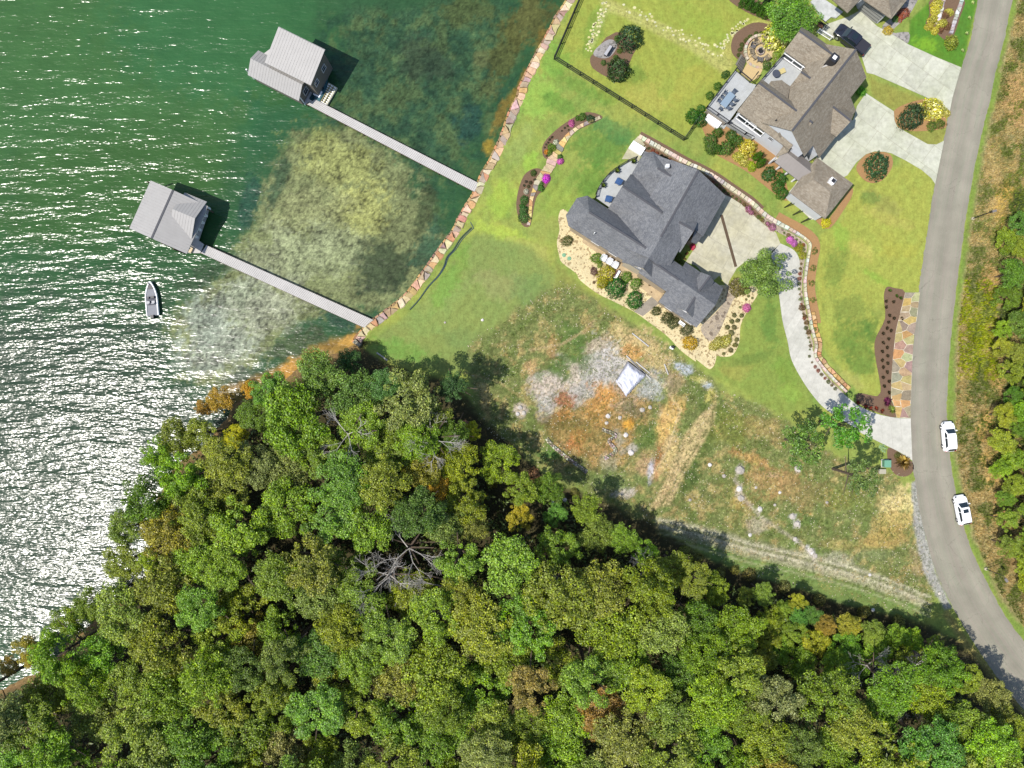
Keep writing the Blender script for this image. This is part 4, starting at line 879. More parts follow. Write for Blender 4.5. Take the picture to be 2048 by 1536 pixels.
def wing(T,P,Q,zr,hL,hR,zeL,zeR=None,insP=0,insQ=0,chP=0,chQ=0,a0=0,a1=0,mat=None,wall=(226,226,222),z0=1.0,wallz=True,win=(),name='roof',seams=0,cap=True,ov=.4):
    zeR=zeL if zeR is None else zeR; a=W(P,zr);b=W(Q,zr);a.z=b.z=zr; d=(b-a).normalized(); b=b+d*a1; a=a+d*a0; L=(b-a).length; n=Vector((-d.y,d.x,0))
    def pt(u,v,z): q=a+d*u+n*v; return Vector((q.x,q.y,z))
    def end(base,sgn,ins,ch):
        if ins==0: return [pt(base,hL,zeL),pt(base,-hR,zeR)]
        e=base+sgn*ins
        if ch==0: return [pt(e,hL,zeL),pt(e,-hR,zeR)]
        return [pt(e-sgn*ch,hL,zeL),pt(e,hL-ch,zeL),pt(e,-(hR-ch),zeR),pt(e-sgn*ch,-hR,zeR)]
    E0=end(0,-1,insP,chP);E1=end(L,1,insQ,chQ); mb=MB()
    slab_face(mb,[a,b,E1[0],E0[0]]); slab_face(mb,[b,a,E0[-1],E1[-1]])
    for En,pk,ins in ((E0,a,insP),(E1,b,insQ)):
        if ins: 
            for i in range(len(En)-1): slab_face(mb,[pk,En[i],En[i+1]])
    rf=mb.build(name,mat or M_shg,T)
    if cap: MB().bar(a+Vector((0,0,.01)),b+Vector((0,0,.01)),.28,.05).build('ridge_cap',M_cap,rf)
    if seams:
        mb=MB(); k=int(L/seams)
        for i in range(1,k):
            u=L*i/k; mb.bar(pt(u,0,zr+.01),pt(u,hL,zeL+.01),.03,.03); mb.bar(pt(u,0,zr+.01),pt(u,-hR,zeR+.01),.03,.03)
        mb.build('standing_seams',mat,rf,kind='stuff')
    if wallz:   # walls set back under the eaves, gables filled
        u0=-(insP-ov) if insP else ov*.8; u1=L+(insQ-ov if insQ else -ov*.8)
        fp=[pt(u0,hL-ov,0),pt(u1,hL-ov,0),pt(u1,-hR+ov,0),pt(u0,-hR+ov,0)]
        if chP and insP: fp=[pt(u0+chP,hL-ov,0)]+fp[1:3]+[pt(u0+chP,-hR+ov,0),pt(u0,-hR+ov+chP,0),pt(u0,hL-ov-chP,0)]
        zt=min(zeL,zeR)+.0; mb=MB(); mb.prism([(p.x,p.y) for p in fp],z0,zt)
        for ins,u in ((insP,u0),(insQ,u1)):
            if not ins:
                l=pt(u,hL-.05,zeL-.02);r=pt(u,-hR+.05,zeR-.02);k=pt(u,0,zr-.16)
                l2=pt(u,hL-ov,zt-.1);r2=pt(u,-hR+ov,zt-.1); o2=d*.12*(1 if u<L/2 else -1)
                mb.add([l2,r2,r,k,l]+[q+o2 for q in (l2,r2,r,k,l)],[(0,1,2,3,4),(9,8,7,6,5),(2,7,8,3),(3,8,9,4)])
        wl=mb.build('wall',M_siding,T,color=alb(*wall))
        for (side,u,z,w_,h_) in win:
            if side=='R': window(T,pt(u,-hR+ov,z),(d.x,d.y),(-n.x,-n.y),w_,h_)
            elif side=='L': window(T,pt(u,hL-ov,z),(d.x,d.y),(n.x,n.y),w_,h_)
            elif side=='Q': window(T,pt(u1,u,z),(n.x,n.y),(d.x,d.y),w_,h_)
            elif side=='P': window(T,pt(u0,u,z),(n.x,n.y),(-d.x,-d.y),w_,h_)
    return dict(a=a,b=b,d=d,n=n,pt=pt,L=L,roof=rf)
def facets(T,F_,mat,name='roof',th=.16):
    mb=MB()
    for f in F_: slab_face(mb,[W(p,z) for p,z in f],th)
    return mb.build(name,mat,T)
# --- house one, dark grey roof
def hthing(p,name,label,cat='house'): q=W(p,1); return thing(name,label,cat,(q.x,q.y,1))
H1=hthing((1300,470),'house','large house with a dark grey shingle roof of many gables and hips')
GW=(196,178,150)
P,Q=FA(1520,410),FA(955,1415)
wing(H1,P,Q,8.2,5.5,4.0,4.8,6.55,a1=-8.9,wall=GW)
wing(H1,P,Q,8.198,3.3,7.8,6.18,4.5,a1=-5.0,cap=True,wall=GW,win=[('R',6,2.6,1.8,1.4)])
wing(H1,P,Q,8.196,3.3,6.5,6.16,5.1,a0=9.5,a1=-1.6,wall=GW,cap=False)
wing(H1,P,Q,8.192,2.8,2.85,4.9,a0=12.4,wall=(222,208,180),cap=False,win=[('Q',0,5.4,1.2,1.2)])
wing(H1,FA(740,575),FA(1150,845),7.7,2.95,2.95,5,wall=GW,win=[('P',0,3.4,1.8,1.6),('P',0,6.0,.8,.7)])
wing(H1,FA(400,840),FA(1010,1225),7.7,2.55,2.55,5,insP=2.65,chP=1.1,wall=GW,a1=1.2,win=[('R',3,3.6,1.4,1.5),('R',6,3.6,1.4,1.5)])
wing(H1,FA(1100,390),FA(1290,500),7.0,2.45,2.45,4.96,insP=2.6,chP=.9,a1=1.6,wall=GW)
wing(H1,FB(1080,500),FB(1695,920),7.2,2.3,2.0,5.4,5.65,a0=-1.2,a1=-6.2,wall=GW)
wing(H1,FB(1080,500),FB(1695,920),7.196,3.3,3.6,4.6,a0=3.6,wall=GW,cap=False,win=[('R',2.0,3,1.2,1.2),('R',5.5,3,1.2,1.2)])
wing(H1,FA(1290,925),FA(1475,1030),7.4,1.5,3.15,6.3,5.7,a0=-2.6,wall=GW)
facets(H1,[[(FA(1500,975),5.7),(FA(1642,945),4.5),(FA(1607,1012),4.45),(FA(1500,1168),4.4),(FA(1445,1145),5.1)]],M_shg)
MB().prism([W2(FA(*p),4.3) for p in ((1500,1000),(1610,965),(1480,1140),(1440,1120))],1,4.3).build('wall',M_siding,H1,color=alb(*GW))
wing(H1,FB(1640,620),FB(1520,785),7.0,1.15,1.15,5.6,wall=(206,190,160),win=[('P',0,5,.7,.8)])
wing(H1,FB(1490,835),FB(1395,985),6.75,1.35,1.35,5.5,wall=(226,216,196),z0=4.5,ov=.2,win=[('Q',0,5.7,.6,.5)])
v=W(FA(1205,365),7.3); o=MB().box((v.x,v.y,6.9),(.45,.45,.9)).build('vent',M_white,H1); MB().box((v.x+.35,v.y-.1,6.8),(.3,.3,.5)).build('vent',M_black,H1)
for p in ((455,1055),(1000,1240)): v=W(FA(*p),6.6); MB().tube((v.x,v.y,5.8),(v.x,v.y,6.9),.06,.06,8).build('vent_pipe',M_white,H1)
# curved deck of house one
DK=thing('balcony_deck','curved grey balcony deck on the lake side of the dark roofed house','deck',W(FA(650,560),1),None)
dp=catmull([FA(*p) for p in ((885,290),(800,325),(700,385),(610,450),(540,530),(490,610),(468,690))],4)
inner=[FA(*p) for p in ((620,800),(720,640),(850,480),(920,360))]
MB().prism([W2(p,3.6) for p in dp+inner],3.42,3.6).build('deck_floor',M_deck,DK)
tp=[W(p,4.6) for p in dp]; bp_=[Vector((v.x*(CH-3.6)/(CH-4.6)*0+v.x,v.y,3.6)) for v in tp]
bp_=[W(p,3.6) for p in dp]; mb=MB(); mb2=MB()
for i in range(len(bp_)-1):
    a_=bp_[i];b_=bp_[i+1]
    mb.bar(a_+Vector((0,0,1.0)),b_+Vector((0,0,1.0)),.07,.06)
    k=4
    for j in range(k): q=a_.lerp(b_,j/k); mb2.bar(q,q+Vector((0,0,1)),.025,.025)
rl=mb.build('railing',M_black,DK); mb2.build('baluster',M_black,rl,kind='stuff')
for i in range(0,len(bp_),4): MB().box((bp_[i].x,bp_[i].y,2.8),(.14,.14,3.6)).build('post',M_black,DK)
sheet('lower_patio',pts(FA,905,60,985,175,930,245,910,330,870,300,735,300,820,150),1.09,mat_conc('patio_conc',alb(206,200,168),alb(196,192,160)),'pale concrete pad at the north corner of the dark roofed house',.12,smooth=0)
c=W(FA(893,185),1.5); o=MB().box((c.x,c.y,1.35),(2.1,1.25,.5),rz=R(-32)).build('spa_cover',M_white); tag(o,'white rectangular spa cover on the concrete pad','spa')
# --- house two, brown roof
H2=hthing((1590,190),'house','largest house with a brown shingle roof and white gable walls')
WW=(238,240,242)
P,Q=FE(1700,505),FE(1045,1340)
wing(H2,P,Q,10,3.9,3.8,6.6,6.6,mat=M_shb,wall=WW,win=[('Q',-1.5,5,1,1.4),('Q',1.5,5,1,1.4)])
wing(H2,P,Q,9.996,5.9,3.0,4.86,7.3,a0=3.6,a1=-2.0,mat=M_shb,wall=WW,cap=False)
wing(H2,FE(1435,1070),FE(1650,1240),7.7,2.0,2.0,5.8,a0=-1.5,mat=M_shb,wall=WW,win=[('Q',0,3.5,2,1.6)])
WA_=wing(H2,FE(1120,315),FE(1450,550),8.3,1.95,2.3,6.3,a1=1.5,mat=M_shb,wall=WW,win=[('P',0,5,1.4,1.4)])
WB_=wing(H2,FE(850,955),FE(1105,1145),9,1.3,3.4,7.8,5.9,a0=-2.4,a1=2.5,mat=M_shb,wall=WW,win=[('R',3.0,4.2,1.0,1.4),('R',6.3,4.4,.7,.9),('P',-1.4,4.2,2.4,1.8)])
facets(H2,[[(FE(*p),z) for p,z in f] for f in ([((755,935),6.7),((830,830),6.7),((880,960),8)],[((830,830),6.7),((940,820),6.7),((880,960),8)],[((940,820),6.7),((1025,885),6.7),((880,960),8)],[((1025,885),6.7),((1000,1020),8),((880,960),8)],[((755,935),6.7),((880,960),8),((830,1030),8)])],M_shb)
MB().prism([W2(FE(*p),6.6) for p in ((765,945),(835,845),(935,835),(1010,890),(950,1020),(850,1010))],1,6.6).build('wall',M_siding,H2,color=alb(*WW))
wing(H2,FE(1150,745),FE(1290,840),7.9,1.0,1.1,7.0,a0=-.2,a1=.6,mat=M_shb,wall=WW,z0=6)
facets(H2,[[(FD(905,447),6.9),(FD(950,405),7.2),(FD(1062,560),5.6),(FD(1000,640),5.3),(FD(870,692),4.3),(FD(955,575),5.2)]],M_shb)
# roof terrace
TD=[FE(*p) for p in ((925,590),(1150,740),(1040,890),(940,825),(830,835),(755,945),(672,880))]
MB().prism([W2(p,4.2) for p in TD],1,4.2).build('terrace_floor',M_deck,H2)
def railing(T,P,z,h=1.0,mat=M_black,step=.16,posts=1.8):
    A_=[W(p,z) for p in P]; mb=MB();m2=MB();m3=MB()
    for i in range(len(A_)-1):
        a_=A_[i];b_=A_[i+1]; L=(b_-a_).length
        mb.bar(a_+Vector((0,0,h)),b_+Vector((0,0,h)),.09,.07); m3.bar(a_+Vector((0,0,.1)),b_+Vector((0,0,.1)),.07,.06)
        for j in range(int(L/step)): q=a_.lerp(b_,j/int(L/step)); m2.bar(q,q+Vector((0,0,h)),.025,.025)
        for j in range(int(L/posts)+1): q=a_.lerp(b_,j/max(1,int(L/posts))); MB().box((q.x,q.y,z+h/2),(.12,.12,h+.1)).build('railing_post',mat,T)
    r=mb.build('railing',mat,T); m3.build('bottom_rail',mat,r); m2.build('baluster',mat,r,kind='stuff')
railing(H2,[FE(935,590),FE(672,885)],4.2); railing(H2,[FE(1300,330),FE(1430,410)],1.2,1.0,M_white)
# screened porch walls with white bars, under the eaves
def wallscreen(T,wg,off,u0,u1,z0,z1,nu,nv):
    p=lambda u,z,o=0:wg['pt'](u,-off-o,z); mb=MB().add([p(u0,z0,.03),p(u1,z0,.03),p(u1,z1,.03),p(u0,z1,.03)],[(0,1,2,3)]); g=mb.build('screen',M_glass,T)
    for i in range(nu+1): u=u0+(u1-u0)*i/nu; MB().bar(p(u,z0,.08),p(u,z1,.08),.12,.1).build('screen_post',M_white,g)
    for k in range(nv+1): z=z0+(z1-z0)*k/nv; MB().bar(p(u0,z,.1),p(u1,z,.1),.1,.09).build('screen_rail',M_white,g)
wallscreen(H2,WA_,1.9,.3,5.2,4.3,6.25,3,2); wallscreen(H2,WB_,3.0,.5,5.0,3.3,5.85,3,2)
c=W(FE(1465,605),9.6); o=MB().box((c.x,c.y,8.6),(.95,1.15,3.0),rz=R(-36)).build('chimney',M_black,H2); MB().box((c.x,c.y,10.14),(.5,.5,.12),rz=R(-36)).build('chimney_cap',M_white,o)
mb=MB(); slab_face(mb,[W(FE(1430,640),8.9),W(FE(1455,665),8.9),W(FE(1385,715),8.2),W(FE(1345,690),8.2)],.05); mb.build('chimney_flashing',M_metal,H2)
v=W(FE(885,1230),8); MB().tube((v.x,v.y,6.8),(v.x,v.y,8.0),.12,.12,8).build('vent_pipe',M_black,H2)
# breezeway
wing(H2,FD(1000,648),FD(1265,858),4.9,1.35,1.75,4.1,4.1,a0=-.6,mat=M_metald,wallz=False,seams=.45,cap=False)
for t in (0,.33,.66,1): 
    for p0,p1 in (((880,690),(1120,880)),):
        q=W(FD(p0[0]+(p1[0]-p0[0])*t,p0[1]+(p1[1]-p0[1])*t),4.0); MB().box((q.x,q.y,2.5),(.2,.2,3.0)).build('post',M_white,H2)
sheet('breezeway_patio',pts(FD,850,725,1110,915,1060,990,980,1080,1240,1330,1290,1320,1330,1290,1100,1000,1150,900,900,690),1.08,mat_conc('bw_conc',alb(236,232,214),alb(220,216,196)),'pale concrete walk beside the breezeway and garage',.1,smooth=0)
# garage two
GA=hthing(FD(1350,1000),'garage','square detached garage with a brown shingle hip roof','garage')
cs=[W(FD(*p),4.4) for p in ((1300,690),(1670,960),(1385,1320),(1025,1050))]
r1=W(FD(1270,920),5.7);r2=W(FD(1440,1045),5.7); mb=MB()
slab_face(mb,[cs[0],cs[1],r2,r1]);slab_face(mb,[cs[1],cs[2],r2]);slab_face(mb,[cs[2],cs[3],r1,r2]);slab_face(mb,[cs[3],cs[0],r1]); mb.build('roof',M_shb,GA)
cm=sum(cs,Vector())/4; MB().prism([(cm.x+(c.x-cm.x)*.88,cm.y+(c.y-cm.y)*.88) for c in cs],1,4.3).build('wall',M_siding,GA,color=alb(*WW))
c=W(FD(1452,935),5.6); b_=MB().box((c.x,c.y,5.5),(.8,.8,.9),rz=R(-36)).build('roof_vent',M_white,GA); MB().box((c.x+.1,c.y,5.97),(.55,.55,.08),rz=R(-36)).build('vent_cap',M_black,b_)
for t in (.15,.5,.85): q=W(FD(1040+250*t,1080+225*t),3.8); MB().box((q.x-.5,q.y-.6,2.4),(.14,.14,2.8)).build('post',M_black,GA)
# deck of house two
D2=thing('deck','big grey timber deck with a dining table beside the brown house','deck',W(FE(330,950),1))
MB().prism([W2(FE(*p),3) for p in ((462,722),(560,790),(610,850),(690,870),(480,1130),(385,1262),(165,1108))],2.8,3.0).build('deck_floor',M_deck,D2)
MB().prism([W2(FE(*p),3) for p in ((475,740),(660,880),(470,1130),(380,1240),(185,1108))],1.0,2.79).build('deck_base',M_siding,D2,color=alb(170,160,145))
railing(D2,[FE(610,845),FE(462,722),FE(165,1108),FE(385,1262)],3.0,.95)
railing(D2,[FE(680,762),FE(615,845)],2.2,.9)
DP=[FD(*p) for p in ((165,200),(380,345),(330,400),(130,245))]
sheet('lower_pad',[FD(*p) for p in ((180,245),(385,350),(345,400),(260,385),(140,215))],1.1,mat_conc('lp',alb(200,206,206),alb(186,192,190)),'grey pad under the south corner of the timber deck',.1,smooth=0)
c=W(FD(235,318),1.5); o=MB().box((c.x,c.y,1.35),(2.4,1.1,.5),rz=R(-36)).build('spa_cover',M_white); tag(o,'white rectangular cover below the big timber deck','spa')
D3=thing('terrace','grey paved terrace strip below the glazed screen roof','terrace',W(FD(520,390),1)); MB().prism([W2(FD(*p),2.0) for p in ((385,345),(430,300),(560,395),(690,470),(640,500),(560,455))],1,2.0).build('floor',M_deck,D3); railing(D3,[FD(385,345),FD(560,455),FD(630,492)],2.0,.9)
# fire pit patio
ct=W(FE(718,530),1); FPt=thing('fire_pit_patio','round sandy patio with a curved stone seat wall','patio',(ct.x,ct.y,1))
MB().lathe([(0,.07),(2.15,.07),(2.2,0)],40,ct).build('paving',mat_noise('sandy_paving',alb(222,196,142),.2,2,14,col2=alb(204,182,140)),FPt)
def arc(c,r,a0,a1,n): return [Vector((c.x+r*math.cos(R(a0+(a1-a0)*i/n)),c.y+r*math.sin(R(a0+(a1-a0)*i/n)),0)) for i in range(n+1)]
stonestrip(FPt,arc(ct,2.5,70,215,40),arc(ct,2.1,70,215,40),.45,1.5,.5,[(206,192,168),(190,176,152),(214,200,176)],41,.03,.03,bev=.04,tilt=.02)
stonestrip(FPt,arc(ct,2.6,215,430,40),arc(ct,2.15,215,430,40),.5,1.12,.12,[(196,180,156),(176,160,140),(206,186,150)],42,.05,.04,bev=.03,tilt=.03)
fp=thing('fire_pit','round stone fire pit in the middle of the sandy patio','fire pit',(ct.x,ct.y,1.07)); 
stonestrip(fp,arc(ct,.62,0,360,24),arc(ct,.4,0,360,24),.24,1.4,.36,[(170,156,140),(150,138,124),(190,176,156)],43,.02,.01,bev=.02,tilt=.01); MB().lathe([(0,.1),(.42,.12)],16,(ct.x,ct.y,1.07)).build('ash',M_black,fp)
sheet('sandy_patio',pts(FE,590,640,690,640,740,720,700,800,620,835,520,755),1.09,mat_noise('sandy2',alb(222,196,142),.2,2,14,col2=alb(206,180,132)),'sandy patio between the fire pit and the timber deck',.09,smooth=0)
st=thing('stairs','weathered timber steps beside the sandy patio','stairs',W(FE(515,690),1))
for i in range(6):
    a_=W(FE(500+i*12-5,612+i*4),1);b_=W(FE(440+i*14,712+i*8),1); z=2.6-.26*i; MB().bar(Vector((a_.x,a_.y,z)),Vector((b_.x,b_.y,z)),.3,.12).build('step',mat_plain('step%d'%i,alb(122,116,104),.8) if i==0 else bpy.data.materials['step0'],st)
# --- house three at the top edge
H3=hthing((1720,-30),'house','brown roofed house cut by the top edge with a grey garage door')
facets(H3,[[(FE(1452,-10),6.2),(FE(1615,132),5),(FE(1690,-100),7.5)],[(FE(1615,132),5),(FE(1745,0),5.2),(FE(1850,-120),7),(FE(1690,-100),7.5)],[(FE(1452,-10),6.2),(FE(1690,-100),7.5),(FE(1600,-300),7)]],M_shb)
facets(H3,[[(FF(385,-15),5),(FF(690,192),4.6),(FF(640,-160),7)],[(FF(690,192),4.6),(FF(862,-15),4.6),(FF(900,-200),5),(FF(640,-160),7)]],M_shb)
MB().prism([W2(FE(*p),1) for p in ((1530,0),(1600,90),(1690,30),(1712,85),(1915,243),(2050,60),(1900,-200),(1600,-200))],1,4.5).build('wall',M_siding,H3,color=alb(*WW))
a_=W(FE(1712,90),1);b_=W(FE(1914,247),1); d=(b_-a_).normalized(); nn=Vector((-d.y,d.x,0))*-1; nn=nn if nn.dot(-a_)>0 else -nn
gd=MB().add([a_+nn*.08+d*.2,b_+nn*.08-d*.2,b_+nn*.08-d*.2+Vector((0,0,2.5)),a_+nn*.08+d*.2+Vector((0,0,2.5))],[(0,1,2,3)]).build('garage_door',M_siding,H3,color=alb(168,168,160))
for k in range(4): MB().bar(a_+nn*.1+d*.2+Vector((0,0,.5+.6*k)),b_+nn*.1-d*.2+Vector((0,0,.5+.6*k)),.03,.03).build('door_joint',M_black,gd)
sheet('porch_deck',pts(FE,1300,-30,1400,20,1560,130,1490,192,1440,180,1380,230,1330,180,1230,20),1.25,mat_conc('porch',alb(228,230,228),alb(214,216,210)),'white porch slab of the house at the top edge',.25,smooth=0)
# ------------------------------------------------------------------ fence
FN_=[(1170,-45),(1161,-4),(1108,119),(1366,281),(1397,236)]
A_=[W(p,1) for p in FN_]; FE_=thing('fence','black metal picket fence round the yellow green lawn','fence',(A_[2].x,A_[2].y,1)); mb=MB();m2=MB(); ph=1.35; pm=None
for i in range(4):
    a_=A_[i];b_=A_[i+1];L=(b_-a_).length
    for h in (ph-.06,.15,ph*.5): mb.bar(a_+Vector((0,0,h)),b_+Vector((0,0,h)),.07,.06)
    n=int(L/.17)
    for j in range(n): q=a_.lerp(b_,j/n); m2.bar(q,q+Vector((0,0,ph)),.035,.035)
    n=max(1,round(L/2.3))
    for j in range(n+1 if i==3 else n):
        q=a_.lerp(b_,j/n)-A_[2]; q.z=0
        if pm is None: pm=MB().box((0,0,ph/2),(.12,.12,ph+.15)); me=bpy.data.meshes.new('post'); me.from_pydata(pm.v,[],pm.f); me.materials.append(M_fence); pm=me
        link('post',pm,FE_,loc=q)
mb.build('rails',M_fence,FE_); m2.build('pickets',M_fence,FE_,kind='stuff')
# ------------------------------------------------------------------ docks and boathouses
def dock(label,L_,R_,z=.75):
    """L_,R_: two pixel pairs for the two long edges"""
    a=W(L_[0],z);b=W(L_[1],z);c=W(R_[0],z);d=W(R_[1],z); T=thing('dock',label,'dock',((a.x+c.x)/2,(a.y+c.y)/2,0)); mb=MB(); n=int((b-a).length/.28); k=.012
    for i in range(n):
        p=a.lerp(b,(i+k*8)/n);q=a.lerp(b,(i+1)/n);r=c.lerp(d,(i+1)/n);s=c.lerp(d,(i+k*8)/n); zz=z+random.uniform(-.004,.004)
        vs=[(v.x,v.y,h) for h in (zz-.05,zz) for v in (p,q,r,s)]; ar=(q-p).cross(s-p).z
        f=[(4,5,6,7),(0,4,7,3),(1,2,6,5),(0,1,5,4),(3,7,6,2)]
        if ar<0: f=[x[::-1] for x in f]
        mb.add(vs,f)
    mb.build('deck_boards',M_dock,T,kind='stuff')
    for e0,e1 in ((a,b),(c,d)): MB().bar(e0-Vector((0,0,.16)),e1-Vector((0,0,.16)),.08,.2).build('edge_beam',M_bark,T)
    n=int((b-a).length/3)
    for i in range(n+1):
        for e0,e1 in ((a,b),(c,d)): q=e0.lerp(e1,i/n); MB().tube((q.x,q.y,-1.5),(q.x,q.y,z-.06),.11,.11,8).build('pile',M_bark,T)
    return T
dock('upper long pale dock leading from the sea wall to the two storey boathouse',[FK(870,915),(961,368)],[FK(790,965),(952,385)])
dock('lower long pale dock leading from the sea wall to the hipped boathouse',[FL(985,770),(747,640)],[FL(930,850),(732,657)])
B1=hthing((575,130),'boathouse','two storey boathouse with a light grey metal roof','boathouse'); B1.location.z=0
TB=(128,122,112)
wing(B1,FK(495,175),FK(970,410),6.5,.12,5.1,6.45,5.5,mat=M_metal,wall=TB,z0=.6,seams=.42,cap=False,win=[('Q',-1.6,3.6,.9,1.2),('Q',-3.9,3.6,.9,1.2)],ov=.3)
wing(B1,FK(210,495),FK(740,765),4.7,1.75,2.0,3.8,3.3,mat=M_metal,wall=TB,z0=.6,seams=.42,cap=False,win=[('Q',0,2.2,1.0,1.4)],ov=.35)
MB().prism([W2(FK(*p),.7) for p in ((230,690),(770,960),(860,925),(980,560),(500,330),(300,480))],.45,.7).build('dock_floor',M_dock,B1)
for p in ((235,690),(400,770),(560,850),(720,930),(760,955)): q=W(FK(*p),.6); MB().tube((q.x,q.y,-1.5),(q.x,q.y,3.4),.1,.1,8).build('pile',M_white,B1)
B2=hthing((340,430),'boathouse','single storey boathouse with grey hipped metal roof and shaded open side','boathouse'); B2.location.z=0
r0,r1=FL(645,205),FL(425,700)
wing(B2,r0,r1,4.9,4.85,4.05,3.5,3.9,mat=M_metal,wall=(150,156,160),z0=.7,seams=.42,wallz=False)
w_=wing(B2,FL(640,400),FL(870,495),5.0,2.95,2.85,3.62,mat=M_metal,wallz=False,seams=.42,cap=False)
MB().prism([W2(FL(*p),.75) for p in ((240,600),(420,160),(1010,410),(905,720),(960,760),(925,850),(860,850),(790,845))],.5,.75).build('dock_floor',M_dock,B2)
# open end: white posts and rail in front of dark interior
a_=W(FL(1022,400),.75)*1.0;b_=W(FL(895,690),.75)
wl=MB(); 
for i in range(5): q=a_.lerp(b_,i/4); MB().box((q.x,q.y,2.1),(.32,.32,2.7)).build('post',M_white,B2)
MB().bar(a_+Vector((0,0,.9)),b_+Vector((0,0,.9)),.12,.25).build('side_rail',M_white,B2); MB().bar(a_+Vector((0,0,2.6)),b_+Vector((0,0,2.6)),.12,.25).build('side_rail',M_white,B2)
for p in ((230,590),(330,640),(440,700),(560,760),(680,820),(420,140),(640,230),(980,390)): q=W(FL(*p),1); q=q*.985; MB().tube((q.x,q.y,-1.5),(q.x,q.y,3.6),.11,.11,8).build('pile',M_bark,B2)
o=MB(); c=W(FL(815,815),1.1); o.box((c.x,c.y,.95),(.75,.8,.4),rz=R(-25)); tag(o.build('dock_box',M_paint,color=alb(222,200,160)),'small tan dock box at the corner of the hipped boathouse','box')
# ------------------------------------------------------------------ vehicles
def loft(st,mat,name,parent,color=None,smooth=True,cap=True):
    """st: list of (x, [(y,z)...]) half sections mirrored across y"""
    V=[];F=[];m=len(st[0][1])*2
    for x,sec in st:
        for y,z in sec: V.append((x,y,z))
        for y,z in sec[::-1]: V.append((x,-y,z))
    for i in range(len(st)-1):
        for j in range(m-1): F.append((i*m+j,i*m+j+1,(i+1)*m+j+1,(i+1)*m+j))
        F.append((i*m+m-1,i*m,(i+1)*m,(i+1)*m+m-1))
    if cap: F.append(tuple(range(m-1,-1,-1))); F.append(tuple((len(st)-1)*m+k for k in range(m)))
    mb=MB().add(V,F); o=mb.build(name,mat,parent,smooth=False,color=color)
    bm=bmesh.new(); bm.from_mesh(o.data); bmesh.ops.recalc_face_normals(bm,faces=bm.faces); bm.to_mesh(o.data); bm.free()
    if smooth:
        o.data.polygons.foreach_set('use_smooth',[True]*len(o.data.polygons)); md=o.modifiers.new('bevel','BEVEL'); md.width=.05; md.segments=3; md.limit_method='ANGLE'; md.angle_limit=R(35); md.harden_normals=False
    return o
M_cw=mat_plain('white_car_paint',(.8,.8,.8),.3,0,.5,.6); M_cb=mat_plain('black_car_paint',(.012,.013,.02),.25,0,.5,.8)
def wheelset(T,xs,w_,r):
    for x in xs:
        for s in (-1,1):
            m=MB().tube((x,s*(w_-.24),r),(x,s*w_,r),r,r,20).build('wheel',M_tyre,T); k=MB().tube((x,s*(w_-.01),r),(x,s*(w_+.015),r),r*.64,r*.6,14); k.build('rim',M_rim,m)
def suv(label,loc,rz,L=4.45,Wd=.9,H_=1.58,sunroof=False,rails=False,paint=None):
    T=thing('parked_car',label,'car',(0,0,0),'white cars parked on the verge'); pa=paint or M_cw; h=L/2
    def sec(w_,z0,zb,zt,tw): return [(w_*.96,z0),(w_,z0+.18),(w_,zb),(w_*.97,zt-.04),(tw,zt)]
    st=[(-h,sec(.7,.42,.6,.88,.55)),(-h+.12,sec(.84,.3,.62,1.0,.7)),(-h+.6,sec(Wd,.24,.65,1.04,.78)),(0,sec(Wd,.22,.66,1.02,.8)),(h-1.35,sec(Wd,.22,.66,1.0,.8)),(h-.75,sec(Wd*.99,.22,.64,.96,.74)),(h-.3,sec(.8,.25,.58,.86,.6)),(h-.06,sec(.62,.32,.5,.74,.42)),(h,sec(.5,.36,.46,.64,.34))]
    loft(st,pa,'body',T)
    cab=[(-h+.1,[(.72,1.0),(.66,1.06)]),(-h+.42,[(.8,1.0),(.6,H_-.1)]),(-h+.75,[(.8,1.0),(.62,H_)]),(.1,[(.8,1.0),(.63,H_+.02)]),(.45,[(.8,1.0),(.6,H_-.05)]),(1.15,[(.76,1.0),(.66,1.03)])]
    cb=loft(cab,pa,'cabin',T)
    def glass(P,n_): MB().add([Vector(p) for p in P],[tuple(range(len(P)))]).build(n_,M_glass,T)
    glass([(1.12,.68,1.05),(1.12,-.68,1.05),(.5,-.56,H_-.03),(.5,.56,H_-.03)],'windshield')
    MB().add([(1.125,.64,1.085),(1.125,-.64,1.085),(.51,-.55,H_+.0),(.51,.55,H_+.0)],[(0,1,2,3)])
    glass([(-h+.08,-.64,1.09),(-h+.08,.64,1.09),(-h+.41,.54,H_-.07),(-h+.41,-.54,H_-.07)],'rear_window')
    for s in (-1,1):
        sw=[((.85,.785,1.07),(.42,.66,H_-.12),(-.1,.67,H_-.07),(-.1,.79,1.07)),((-.18,.79,1.07),(-.18,.67,H_-.07),(-h+.85,.665,H_-.1),(-h+.55,.79,1.1))]
        for q in sw: glass([(x,s*(y+.012),z) for x,y,z in q],'side_window')
        MB().box((h-.3,s*.66,.79),(.42,.2,.1),rz=-s*.45).build('headlight',M_glass,T); MB().box((-h+.06,s*.66,.86),(.1,.3,.16)).build('tail_light',mat_red,T)
        MB().box((.82,s*(Wd+.09),1.05),(.14,.2,.13)).build('mirror',pa,T); MB().box((0,s*(Wd+.005),.3),(L*.55,.03,.12)).build('sill_trim',M_black,T)
        if rails: MB().bar((-h+.6,s*.6,H_+.05),(.3,s*.6,H_+.05),.04,.04).build('roof_rail',M_black,T)
    MB().box((h-.03,0,.42),(.1,1.1,.2)).build('front_bumper',M_black,T); MB().box((-h-.01,0,.45),(.1,1.2,.2)).build('rear_bumper',M_black,T)
    if sunroof: MB().box((-.05,0,H_+.025),(.55,.78,.02)).build('sunroof',M_glass,T)
    wheelset(T,(-h+.8,h-.85),Wd+.01,.34); T.location=loc; T.rotation_euler=(0,0,rz); return T
